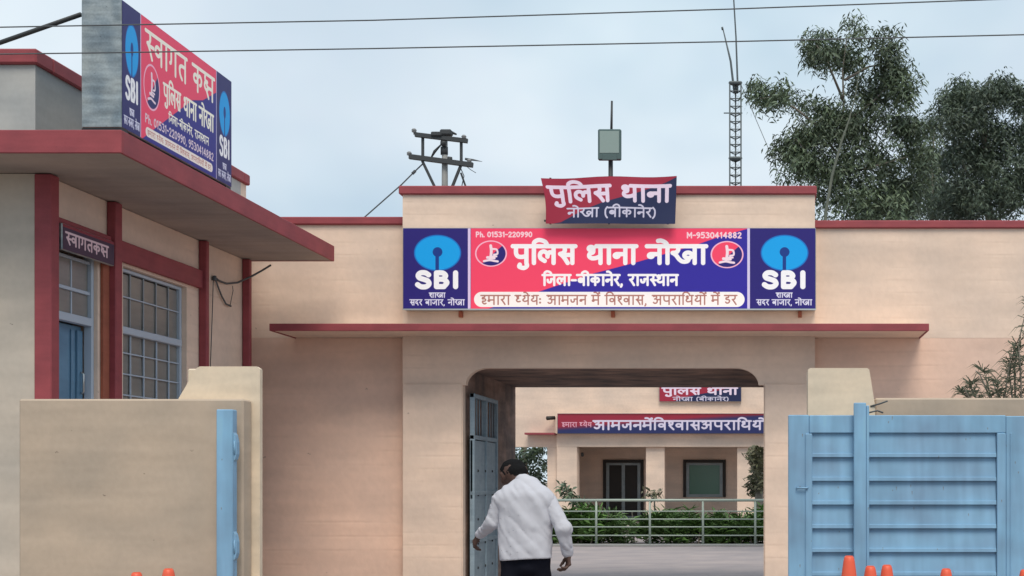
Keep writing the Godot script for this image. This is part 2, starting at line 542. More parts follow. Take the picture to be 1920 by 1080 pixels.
# ------------------------------------------------------------------ flesh: distance fields meshed as surface nets
func nets(st: SurfaceTool, bones: Array, k: float, cell: float, xscale: float, warp: FastNoiseLite = null, warp_by := 0.0, hem := -99.0) -> void:
	var lo := Vector3.ONE * 99.0
	var hi := -lo
	for b in bones:
		var r := maxf(b[2], b[3]) + cell * 3.0
		for p in [b[0], b[1]]:
			lo = lo.min(p - Vector3.ONE * r)
			hi = hi.max(p + Vector3.ONE * r)
	var nx := int((hi.x - lo.x) / cell) + 2
	var ny := int((hi.y - lo.y) / cell) + 2
	var nz := int((hi.z - lo.z) / cell) + 2
	var f := PackedFloat32Array()
	f.resize(nx * ny * nz)
	f.fill(1.0)
	for b in bones:
		var a: Vector3 = b[0]
		var ab: Vector3 = b[1] - a
		var ra: float = b[2]
		var rb: float = b[3]
		var l2 := maxf(ab.length_squared(), 1e-9)
		var m := maxf(ra, rb) + k + cell * 2.0
		var p0 := ((a.min(b[1]) - Vector3.ONE * m - lo) / cell).floor()
		var p1 := ((a.max(b[1]) + Vector3.ONE * m - lo) / cell).ceil()
		for iz in range(maxi(0, int(p0.z)), mini(nz, int(p1.z) + 1)):
			for iy in range(maxi(0, int(p0.y)), mini(ny, int(p1.y) + 1)):
				var row := (iz * ny + iy) * nx
				for ix in range(maxi(0, int(p0.x)), mini(nx, int(p1.x) + 1)):
					var q := lo + Vector3(ix, iy, iz) * cell - a
					var t := clampf(q.dot(ab) / l2, 0.0, 1.0)
					var d := (q - ab * t).length() - lerpf(ra, rb, t)
					var o := f[row + ix]
					var h := maxf(k - absf(o - d), 0.0) / k
					f[row + ix] = minf(o, d) - h * h * k * 0.25
	if warp or hem > -50.0:
		for iz in nz:
			for iy in ny:
				for ix in nx:
					var i := (iz * ny + iy) * nx + ix
					if absf(f[i]) < 0.06:
						var p := lo + Vector3(ix, iy, iz) * cell
						if warp:
							var across := p.x * 0.84 + p.y * 0.54
							var down := p.y * 0.84 - p.x * 0.54
							var n := warp.get_noise_3d(across * 2.3, down * 0.45, p.z * 1.1)
							var n2 := warp.get_noise_3d(p.x * 4.0 + 9.0, p.y * 2.6, p.z * 4.0)
							f[i] += (0.5 - absf(n) * 2.2 + n2 * 0.4) * warp_by
						if hem > -50.0:
							f[i] = maxf(f[i], hem + 0.010 * sin(p.x * 9.0 + p.z * 5.0) - p.y)
					elif hem > -50.0:
						var y := lo.y + iy * cell
						f[i] = maxf(f[i], hem - y)
	var vid := PackedInt32Array()
	vid.resize(nx * ny * nz)
	vid.fill(-1)
	var verts := PackedVector3Array()
	var step := [1, nx, nx * ny]
	var co := [0, 1, nx, nx + 1, nx * ny, nx * ny + 1, nx * ny + nx, nx * ny + nx + 1]
	var ed := [[0, 1], [2, 3], [4, 5], [6, 7], [0, 2], [1, 3], [4, 6], [5, 7], [0, 4], [1, 5], [2, 6], [3, 7]]
	for iz in nz - 1:
		for iy in ny - 1:
			for ix in nx - 1:
				var i := (iz * ny + iy) * nx + ix
				var f0 := f[i]
				if absf(f0) > cell * 3.0:
					continue
				var s := f0 < 0.0
				var mixed := false
				for c in 7:
					if (f[i + co[c + 1]] < 0.0) != s:
						mixed = true
						break
				if not mixed:
					continue
				var sum := Vector3.ZERO
				var n := 0
				for e in ed:
					var fa := f[i + co[e[0]]]
					var fb := f[i + co[e[1]]]
					if (fa < 0.0) != (fb < 0.0):
						var t := fa / (fa - fb)
						var ca: int = e[0]
						var cb: int = e[1]
						sum += Vector3(ca & 1, (ca >> 1) & 1, ca >> 2).lerp(Vector3(cb & 1, (cb >> 1) & 1, cb >> 2), t)
						n += 1
				vid[i] = verts.size()
				var p := lo + (Vector3(ix, iy, iz) + sum / n) * cell
				p.x *= xscale
				verts.append(p)
	st.set_smooth_group(0)
	for iz in range(1, nz - 1):
		for iy in range(1, ny - 1):
			for ix in range(1, nx - 1):
				var i := (iz * ny + iy) * nx + ix
				if vid[i] < 0:
					continue
				for ax in 3:
					var fa := f[i]
					var fb := f[i + step[ax]]
					if (fa < 0.0) == (fb < 0.0):
						continue
					var s1: int = step[(ax + 1) % 3]
					var s2: int = step[(ax + 2) % 3]
					var q := [vid[i], vid[i - s1], vid[i - s1 - s2], vid[i - s2]]
					if q.min() < 0:
						continue
					var out := Vector3.ZERO
					out[ax] = 1.0 if fa < 0.0 else -1.0
					quad(st, verts[q[0]], verts[q[1]], verts[q[2]], verts[q[3]], out)
	st.set_smooth_group(-1)

func hand_bones(wrist: Vector3, along: Vector3, across: Vector3, curl: float, side := 1.0) -> Array:      # across points to the thumb; fingers close towards along x across
	along = along.normalized()
	across = (across - along * across.dot(along)).normalized()
	var palm := along.cross(across).normalized() * side
	var out := []
	var knuckle := []
	for i in 4:
		var off := 0.030 - 0.020 * i
		var kn := wrist + along * (0.088 - absf(i - 1) * 0.004) + across * off
		out.append([wrist + across * off * 0.6 + along * 0.012, kn, 0.013, 0.0105])
		knuckle.append(kn)
	var lens_ := [[0.040, 0.025, 0.019], [0.045, 0.029, 0.020], [0.041, 0.026, 0.019], [0.032, 0.020, 0.017]]
	for i in 4:
		var p: Vector3 = knuckle[i]
		var a := curl * 0.55 + 0.06 * i
		for s in 3:
			var d := along * cos(a) + palm * sin(a)
			var q: Vector3 = p + d * lens_[i][s]
			out.append([p, q, 0.0092 - s * 0.0008, 0.0085 - s * 0.0008])
			p = q
			a += curl * (0.75 if s == 0 else 0.55)
	var t0 := wrist + along * 0.022 + across * 0.026
	var t1 := t0 + (across * 0.6 + along * 0.7 + palm * 0.25).normalized() * 0.040
	var t2 := t1 + (across * 0.15 + along * 0.85 + palm * 0.5).normalized() * 0.030
	var t3 := t2 + (along * 0.8 + palm * 0.7 - across * 0.15).normalized() * 0.024
	out.append([t0, t1, 0.0135, 0.0115])
	out.append([t1, t2, 0.0110, 0.0098])
	out.append([t2, t3, 0.0098, 0.0085])
	return out

func build_person() -> void:
	var S := 1.22
	var o := thing("person", "man in loose white shirt and dark trousers walking in at the gate", "person", Vector3(at(985, 900, 10.4).x, 0, -10.4))
	var j := func(px: float, py: float, z: float): return Vector3((px - 985.0) / 230.8 / S, 1.5 + (900.0 - py) / 230.8, z)
	var ls: Vector3 = j.call(934, 934, 0.0)
	var rs: Vector3 = j.call(1033, 936, 0.0)
	var le: Vector3 = j.call(922, 981, -0.03)
	var re: Vector3 = j.call(1058, 990, 0.05)
	var lw: Vector3 = j.call(889, 1005, -0.20)
	var rw: Vector3 = j.call(1063, 1040, -0.04)
	var neck: Vector3 = j.call(983, 907, -0.03)
	var head: Vector3 = j.call(957, 893, -0.14)
	var hip_l := Vector3(-0.085, 0.86, 0)
	var hip_r := Vector3(0.085, 0.86, 0)
	var kl := Vector3(-0.095, 0.46, -0.02)
	var kr := Vector3(0.095, 0.47, -0.12)
	var al := Vector3(-0.10, 0.09, 0.08)
	var ar := Vector3(0.10, 0.09, -0.10)
	# head axes: bowed forward, turned to the left
	var turn := Basis(Vector3.UP, deg_to_rad(34)) * Basis(Vector3.RIGHT, deg_to_rad(-24))
	var H := func(x: float, y: float, z: float): return head + turn * Vector3(x, y, z)
	var body := begin()
	var bones := [
		[ls + Vector3(0.03, -0.02, 0), le, 0.032, 0.032], [le, lw, 0.032, 0.024], [rs + Vector3(-0.03, -0.02, 0), re, 0.032, 0.032], [re, rw, 0.032, 0.024],
		[Vector3(-0.07, 1.33, 0), Vector3(-0.05, 0.95, 0), 0.045, 0.05], [Vector3(0.07, 1.33, 0), Vector3(0.05, 0.95, 0), 0.045, 0.05],
		[ls + Vector3(0.04, -0.03, 0), neck, 0.03, 0.04], [rs + Vector3(-0.04, -0.03, 0), neck, 0.03, 0.04], [neck, H.call(0, -0.06, 0.02), 0.056, 0.054],
		[Vector3(-0.06, 0.95, 0), hip_l, 0.06, 0.065], [Vector3(0.06, 0.95, 0), hip_r, 0.06, 0.065],
		[hip_l, kl, 0.065, 0.05], [kl, al, 0.048, 0.035], [hip_r, kr, 0.065, 0.05], [kr, ar, 0.048, 0.035],
	]
	nets(body, bones, 0.05, 0.016, S)
	var hb := [
		[H.call(0, 0.035, 0.02), H.call(0, 0.04, -0.02), 0.088, 0.08], [H.call(0, 0.0, 0.045), H.call(0, 0.03, 0.03), 0.07, 0.08],
		[H.call(0, -0.01, -0.03), H.call(0, -0.07, -0.045), 0.066, 0.042], [H.call(0, -0.085, -0.062), H.call(0, -0.075, -0.03), 0.026, 0.045],
		[H.call(0, 0.012, -0.088), H.call(0, -0.028, -0.108), 0.010, 0.015], [H.call(-0.045, -0.02, -0.07), H.call(-0.03, 0.0, -0.075), 0.02, 0.02], [H.call(0.045, -0.02, -0.07), H.call(0.03, 0.0, -0.075), 0.02, 0.02],
		[H.call(-0.03, 0.028, -0.088), H.call(0.03, 0.028, -0.088), 0.014, 0.014], [H.call(-0.016, -0.056, -0.092), H.call(0.016, -0.056, -0.092), 0.008, 0.008], [H.call(-0.014, -0.07, -0.088), H.call(0.014, -0.07, -0.088), 0.009, 0.009],
		[H.call(-0.083, 0.012, 0.006), H.call(-0.08, -0.03, -0.002), 0.014, 0.010], [H.call(0.083, 0.012, 0.006), H.call(0.08, -0.03, -0.002), 0.014, 0.010],
		[H.call(-0.088, 0.014, 0.014), H.call(-0.084, -0.01, 0.012), 0.010, 0.008], [H.call(0.088, 0.014, 0.014), H.call(0.084, -0.01, 0.012), 0.010, 0.008],
		[H.call(0, -0.04, 0.03), neck, 0.056, 0.058],
	]
	nets(body, hb, 0.022, 0.006, S)
	nets(body, hand_bones(lw, Vector3(-0.45, -0.75, -0.35), Vector3(-0.3, 0.5, -0.9), 0.75) + [[le.lerp(lw, 0.8), lw, 0.026, 0.024], [lw, lw + Vector3(-0.45, -0.75, -0.35).normalized() * 0.03, 0.024, 0.020]], 0.010, 0.0042, S)
	nets(body, hand_bones(rw, Vector3(0.05, -1, -0.08), Vector3(-0.35, -0.1, -0.9), 1.05, -1.0) + [[re.lerp(rw, 0.8), rw, 0.026, 0.024], [rw, rw + Vector3(0.05, -1, -0.08).normalized() * 0.03, 0.024, 0.020]], 0.010, 0.0042, S)
	body.index()
	var skin := part("body", body, M.skin, o)
	var hr := begin()
	nets(hr, [[H.call(0, 0.056, 0.016), H.call(0, 0.058, -0.022), 0.086, 0.076], [H.call(0, 0.02, 0.052), H.call(0, 0.04, 0.036), 0.072, 0.080], [H.call(0, -0.03, 0.062), H.call(0, 0.0, 0.058), 0.05, 0.066], [H.call(-0.048, 0.022, 0.014), H.call(0.048, 0.022, 0.014), 0.046, 0.046]], 0.02, 0.006, S, noise(5, 26.0, 3), 0.004)
	hr.index()
	part("hair", hr, M.hair, skin)
	for s in [-1.0, 1.0]:
		var ey := begin()
		nets(ey, [[H.call(s * 0.031, 0.006, -0.084), H.call(s * 0.031, 0.006, -0.085), 0.0115, 0.0115]], 0.004, 0.003, S)
		ey.index()
		part("eye", ey, M.eye, skin)
	var sh := begin()
	var cl := le.lerp(lw, 0.90)
	var cr := re.lerp(rw, 0.92)
	nets(sh, [
		[Vector3(-0.105, 1.34, 0.0), Vector3(-0.080, 0.80, 0.0), 0.078, 0.092], [Vector3(0.105, 1.34, 0.0), Vector3(0.085, 0.80, 0.0), 0.078, 0.092],
		[Vector3(0, 1.36, 0.03), Vector3(0, 0.80, 0.015), 0.092, 0.112], [Vector3(0, 1.34, -0.06), Vector3(0, 0.80, -0.07), 0.085, 0.09],
		[ls + Vector3(0.04, -0.005, 0), neck + Vector3(-0.02, -0.015, 0.0), 0.056, 0.062], [rs + Vector3(-0.04, -0.005, 0), neck + Vector3(0.03, -0.015, 0.0), 0.056, 0.064],
	], 0.085, 0.0095, S, noise(11, 3.4, 2), 0.0085, 0.855)
	nets(sh, [[ls + Vector3(0.018, -0.006, 0), le, 0.058, 0.049], [le, cl, 0.049, 0.037]], 0.03, 0.008, S, noise(13, 5.0, 2), 0.0075)
	nets(sh, [[rs + Vector3(-0.018, -0.006, 0), re, 0.058, 0.053], [re, cr, 0.053, 0.040]], 0.03, 0.008, S, noise(14, 5.0, 2), 0.0075)
	nets(sh, [[neck + Vector3(0.0, -0.02, 0.008), neck + Vector3(-0.012, 0.022, -0.008), 0.066, 0.060]], 0.01, 0.009, S, noise(12, 6.0, 2), 0.004)
	nets(sh, [[cl.lerp(le, 0.12), cl.lerp(lw, 0.5), 0.040, 0.037]], 0.01, 0.008, S)
	nets(sh, [[cr.lerp(re, 0.12), cr.lerp(rw, 0.5), 0.042, 0.038]], 0.01, 0.008, S)
	sh.index()
	part("shirt", sh, M.shirt, o)
	var tr := begin()
	nets(tr, [
		[Vector3(-0.06, 0.97, -0.01), hip_l, 0.065, 0.074], [Vector3(0.06, 0.97, -0.01), hip_r, 0.065, 0.074], [Vector3(0, 0.95, 0.0), Vector3(0, 0.80, 0.01), 0.08, 0.088],
		[hip_l, kl, 0.080, 0.074], [kl, al + Vector3(0, 0.01, 0), 0.074, 0.062], [hip_r, kr, 0.080, 0.074], [kr, ar + Vector3(0, 0.01, 0), 0.074, 0.062],
	], 0.03, 0.014, S, noise(21, 3.0, 2), 0.006)
	tr.index()
	part("trousers", tr, M.trousers, o)
	for a in [al, ar]:
		var sho := begin()
		nets(sho, [[a + Vector3(0, -0.04, 0.02), a + Vector3(0, -0.055, -0.14), 0.044, 0.036], [a + Vector3(0, 0.0, 0), a + Vector3(0, -0.05, 0.0), 0.042, 0.042]], 0.03, 0.010, S)
		sho.index()
		part("shoe", sho, M.shoe, o)

# ------------------------------------------------------------------ foliage
func twig_mesh(leaves: int, length: float, width: float, droop: float, spread: float, seed_: int) -> ArrayMesh:
	var r := RandomNumberGenerator.new()
	r.seed = seed_
	var st := SurfaceTool.new()
	st.begin(Mesh.PRIMITIVE_TRIANGLES)
	for i in leaves:
		var o := Vector3(r.randf_range(-1, 1), r.randf_range(-1, 1), r.randf_range(-1, 1)) * spread
		var d := Vector3(r.randf_range(-1, 1), r.randf_range(-0.5, 0.5) - droop, r.randf_range(-1, 1)).normalized()
		var side := d.cross(Vector3(r.randf_range(-1, 1), r.randf_range(-1, 1), r.randf_range(-1, 1))).normalized() * width * r.randf_range(0.7, 1.2)
		var l := length * r.randf_range(0.7, 1.25)
		var tip := o + d * l + Vector3(0, -l * 0.18, 0)
		var mid := o + d * l * 0.5
		var c := r.randf_range(0.75, 1.25)
		var col := Color(c, c * r.randf_range(0.95, 1.08), c * r.randf_range(0.8, 1.1))
		for v in [o, mid + side, tip, o, tip, mid - side]:
			st.set_color(col)
			st.add_vertex(v)
	st.generate_normals()
	return st.commit()

func leaf_cloud(called: String, clumps: Array, depth: float, thick: float, per: float, mesh: Mesh, material_: Material, parent: Node3D, seed_: int) -> void:
	# clumps: centre x, y and radii in survey pixels at that depth, density; each gets its own place in depth
	var r := RandomNumberGenerator.new()
	r.seed = seed_
	var places := []
	var tints := []
	var gaps := noise(seed_, 0.9, 2)
	for c in clumps:
		var o := at(c[0], c[1], depth)
		o.z += r.randf_range(-0.6, 0.6) * thick
		var rx: float = c[2] * depth / FOCAL
		var ry: float = c[3] * depth / FOCAL
		var rz := minf(thick, (rx + ry) * 0.5)
		var tint := r.randf_range(0.8, 1.2)
		for i in int(per * c[4] * rx * ry * 4.0):
			var d := Vector3(r.randfn(), r.randfn(), r.randfn()).normalized() * pow(r.randf(), 0.5)
			var p := o + Vector3(d.x * rx, d.y * ry, d.z * rz)
			if gaps.get_noise_3dv(p * 1.7) < -0.13:
				continue
			var b := Basis(Vector3.UP, r.randf() * TAU) * Basis(Vector3.RIGHT, r.randf_range(-0.35, 0.35))
			places.append(Transform3D(b.scaled(Vector3.ONE * r.randf_range(0.75, 1.25)), p - parent.position))
			var t := tint * r.randf_range(0.75, 1.25)
			tints.append(Color(t, t, t * r.randf_range(0.85, 1.1)))
	var mm := MultiMesh.new()
	mm.transform_format = MultiMesh.TRANSFORM_3D
	mm.use_colors = true
	mm.mesh = mesh
	mm.instance_count = places.size()
	for i in places.size():
		mm.set_instance_transform(i, places[i])
		mm.set_instance_color(i, tints[i])
	var o2 := MultiMeshInstance3D.new()
	o2.multimesh = mm
	o2.material_override = material_
	o2.name = called
	o2.set_meta("kind", "stuff")
	parent.add_child(o2, true)

func limb(st: SurfaceTool, px: Array, depth: float, r0: float, r1: float, base: Vector3, dz := 0.0) -> void:
	var pts := []
	var rad := []
	for i in px.size():
		var t := float(i) / (px.size() - 1)
		pts.append(at(px[i][0], px[i][1], depth) + Vector3(0, 0, dz * t) - base)
		rad.append(lerpf(r0, r1, t))
	smooth_tube(st, pts, rad, 7)

# ------------------------------------------------------------------ the scene
func _ready() -> void:
	rng.seed = 7
	var cam := Camera3D.new()
	cam.name = "camera"
	cam.projection = Camera3D.PROJECTION_FRUSTUM
	cam.near = 0.1
	cam.far = 900.0
	cam.size = 1080.0 / FOCAL * cam.near
	cam.frustum_offset = Vector2((960.0 - AXIS.x) / FOCAL, (AXIS.y - 540.0) / FOCAL) * cam.near
	cam.position = Vector3(0, EYE, 0)
	add_child(cam)
	cam.current = true

	var env := Environment.new()
	env.background_mode = Environment.BG_SKY
	env.sky = Sky.new()
	env.sky.sky_material = cloudy_sky()
	env.background_energy_multiplier = 1.0
	env.tonemap_mode = Environment.TONE_MAPPER_LINEAR
	env.tonemap_exposure = 1.16
	env.sdfgi_enabled = true
	env.ssao_enabled = true
	env.ssil_enabled = true
	var we := WorldEnvironment.new()
	we.environment = env
	we.name = "world_environment"
	add_child(we)
	var sun := DirectionalLight3D.new()          # the sun behind thin cloud, high over the street
	sun.name = "sun"
	sun.light_energy = 0.7
	sun.light_color = Color(1.0, 0.95, 0.88)
	sun.light_angular_distance = 28.0
	sun.shadow_enabled = true
	sun.rotation_degrees = Vector3(-56, 14, 0)
	add_child(sun)

	make_materials()
	build_ground()
	build_gatehouse()
	build_reception()
	build_boundary()
	build_courtyard()
	build_trees()
	build_boards()
	build_poles()
	build_wires()
	build_small()
	build_person()

func cloudy_sky() -> PanoramaSkyMaterial:
	var w := 1024
	var h := 512
	var im := Image.create(w, h, false, Image.FORMAT_RGB8)
	var n1 := noise(41, 1.5, 5)
	var n2 := noise(77, 0.8, 3)
	for y in h:
		var el := PI * (0.5 - (y + 0.5) / h)
		for x in w:
			var az := TAU * (x + 0.5) / w
			var d := Vector3(cos(el) * sin(az), sin(el), cos(el) * cos(az))
			var q := d / (absf(d.y) + 0.28)
			var a := clampf(0.5 + n1.get_noise_3d(q.x, q.z, d.y * 0.7) * 0.85, 0.0, 1.0)
			var b := clampf(0.5 + n2.get_noise_3d(q.x + 5.0, d.y, q.z) * 1.1, 0.0, 1.0)
			var c := Color8(168, 194, 212).lerp(Color8(230, 240, 245), a)
			c = c.lerp(Color8(198, 208, 221), b * 0.5)
			var low := 1.0 - smoothstep(0.0, 0.22, d.y)
			c = c.lerp(Color8(215, 231, 239), low * 0.55)
			im.set_pixel(x, y, c)
	var m := PanoramaSkyMaterial.new()
	m.panorama = ImageTexture.create_from_image(im)
	return m

func make_materials() -> void:
	var pa := plaster(512, 0.13, 26, 3)
	var pb := plaster(512, 0.13, 0, 19)
	M.wall = triplanar(mat(lin(0.85, 0.675, 0.56), 0.85, 0.0, 0.3), pa[0], pa[1], Vector3(0.26, 0.26, 0.26), 0.5)
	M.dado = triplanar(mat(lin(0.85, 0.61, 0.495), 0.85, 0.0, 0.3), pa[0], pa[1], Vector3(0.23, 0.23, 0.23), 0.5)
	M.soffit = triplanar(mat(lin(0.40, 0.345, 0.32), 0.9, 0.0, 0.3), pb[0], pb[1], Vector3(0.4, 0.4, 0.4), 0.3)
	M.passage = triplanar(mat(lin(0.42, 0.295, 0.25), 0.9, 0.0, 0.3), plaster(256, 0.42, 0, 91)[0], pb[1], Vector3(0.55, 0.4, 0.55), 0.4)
	M.bare_plaster = triplanar(mat(lin(0.47, 0.48, 0.48), 0.9, 0.0, 0.3), pb[0], pb[1], Vector3(0.4, 0.4, 0.4), 0.3)
	M.cream = triplanar(mat(lin(0.80, 0.67, 0.52), 0.85, 0.0, 0.3), pb[0], pb[1], Vector3(0.5, 0.5, 0.5), 0.3)
	M.fence_wall = triplanar(mat(lin(0.52, 0.425, 0.34), 0.88, 0.0, 0.3), pb[0], pb[1], Vector3(0.37, 0.37, 0.37), 0.4)
	M.grey_wall = triplanar(mat(lin(0.58, 0.52, 0.455), 0.88, 0.0, 0.3), pb[0], pb[1], Vector3(0.31, 0.31, 0.31), 0.3)
	M.maroon = triplanar(mat(lin(0.33, 0.070, 0.085), 0.6, 0.0, 0.4), pb[0], pb[1], Vector3(0.9, 0.9, 0.9), 0.2)
	M.blue = triplanar(mat(lin(0.25, 0.45, 0.63), 0.5, 0.0, 0.4), worn_paint(512, 61), null, Vector3(0.45, 0.45, 0.45))
	M.blue_door = triplanar(mat(lin(0.13, 0.27, 0.42), 0.5, 0.0, 0.5), pb[0], null, Vector3(0.8, 0.8, 0.8))
	M.old_blue = triplanar(mat(lin(0.28, 0.37, 0.44), 0.6, 0.0, 0.4), pb[0], pb[1], Vector3(1.4, 1.4, 1.4), 0.3)
	M.frame = mat(lin(0.42, 0.50, 0.60), 0.45)
	M.thin_bar = mat(lin(0.30, 0.33, 0.36), 0.5)
	M.rust = triplanar(mat(lin(0.37, 0.11, 0.065), 0.8), pb[0], pb[1], Vector3(1, 1, 1), 0.4)
	M.dusty_glass = triplanar(mat(lin(0.25, 0.245, 0.23), 0.35), pb[0], null, Vector3(0.9, 0.9, 0.9))
	M.green_glass = mat(lin(0.10, 0.21, 0.16), 0.15)
	M.dark = mat(lin(0.02, 0.018, 0.016), 0.6)
	M.grey_metal = triplanar(mat(lin(0.30, 0.35, 0.37), 0.5, 0.6), pb[0], pb[1], Vector3(0.8, 0.8, 0.8), 0.3)
	M.zinc = triplanar(mat(lin(0.46, 0.51, 0.53), 0.42, 0.7), plaster(256, 0.40, 0, 51)[0], null, Vector3(1.1, 1.1, 1.1))
	M.steel = mat(lin(0.55, 0.57, 0.56), 0.3, 0.8)
	M.rail_paint = mat(lin(0.30, 0.36, 0.32), 0.45, 0.2)
	M.iron = mat(lin(0.045, 0.05, 0.055), 0.6, 0.3)
	M.mast = mat(lin(0.09, 0.11, 0.12), 0.6, 0.3)
	M.concrete = triplanar(mat(lin(0.30, 0.31, 0.31), 0.9), pb[0], pb[1], Vector3(0.7, 0.7, 0.7), 0.4)
	M.lamp_glass = mat(lin(0.24, 0.33, 0.31), 0.25)
	M.lamp_body = mat(lin(0.06, 0.11, 0.11), 0.5)
	M.wire = mat(lin(0.08, 0.09, 0.10), 0.6)
	M.shade_line_brown = mat(lin(0.16, 0.085, 0.06), 0.8)  # dark brown that stands for the shadow in the corner joint
	M.insulator = mat(lin(0.25, 0.26, 0.27), 0.3)
	M.earth = triplanar(mat(lin(0.30, 0.25, 0.21), 0.95), pb[0], pb[1], Vector3(0.2, 0.2, 0.2), 0.5)
	M.paving = triplanar(mat(lin(0.37, 0.325, 0.33), 0.9), pb[0], pb[1], Vector3(0.3, 0.3, 0.3), 0.4)
	M.asphalt = triplanar(mat(lin(0.06, 0.06, 0.06), 0.9), pb[0], pb[1], Vector3(0.8, 0.8, 0.8), 0.5)
	M.skin = mat(lin(0.070, 0.035, 0.026), 0.55)
	M.hair = mat(lin(0.009, 0.009, 0.010), 0.85, 0.0, 0.2)
	M.eye = mat(lin(0.25, 0.23, 0.21), 0.2)
	M.shirt = mat(lin(0.50, 0.51, 0.57), 0.9, 0.0, 0.2)
	M.trousers = mat(lin(0.009, 0.010, 0.017), 0.9, 0.0, 0.2)
	M.shoe = mat(lin(0.02, 0.018, 0.016), 0.4)
	M.orange = mat(lin(0.72, 0.10, 0.045), 0.45)
	M.reflect = mat(lin(0.75, 0.75, 0.75), 0.35)
	M.cone_base = mat(lin(0.02, 0.02, 0.02), 0.8)
	M.pale_bark = triplanar(mat(lin(0.14, 0.16, 0.13), 0.9), pb[0], pb[1], Vector3(1.5, 0.6, 1.5), 0.6)
	M.bark = triplanar(mat(lin(0.22, 0.20, 0.17), 0.9), pb[0], pb[1], Vector3(1.5, 0.6, 1.5), 0.6)
	for a in [["leaf", 0.090, 0.128, 0.086], ["leaf_dark", 0.074, 0.105, 0.082], ["leaf_green", 0.085, 0.175, 0.045], ["leaf_dry", 0.14, 0.14, 0.09]]:
		var m := mat(lin(a[1], a[2], a[3]), 0.6)
		m.vertex_color_use_as_albedo = true
		m.cull_mode = BaseMaterial3D.CULL_DISABLED
		m.backlight_enabled = true
		m.backlight = Color(0.28, 0.30, 0.14)
		M[a[0]] = m
	M.board_side = mat(lin(0.30, 0.30, 0.32), 0.4, 0.5)

func print_mat(t: Texture2D, rough := 0.4) -> StandardMaterial3D:
	var m := mat(Color.WHITE, rough, 0.0, 0.4)
	m.albedo_texture = t
	return m

func build_ground() -> void:
	var st := begin()
	quad(st, Vector3(-450, 0, 60), Vector3(450, 0, 60), Vector3(450, 0, -800), Vector3(-450, 0, -800), Vector3.UP)
	structure("ground", st, M.earth, "dusty earth that the station stands on")
	st = begin()
	quad(st, Vector3(-60, 0.004, 4.0), Vector3(60, 0.004, 4.0), Vector3(60, 0.004, -4.5), Vector3(-60, 0.004, -4.5), Vector3.UP)
	structure("road", st, M.asphalt, "street in front of the station")
	st = begin()
	quad(st, Vector3(-16, 0.004, -9.4), Vector3(16, 0.004, -9.4), Vector3(16, 0.004, -35.5), Vector3(-16, 0.004, -35.5), Vector3.UP)
	structure("courtyard_paving", st, M.paving, "pale pinkish grey paving of the courtyard behind the gateway")

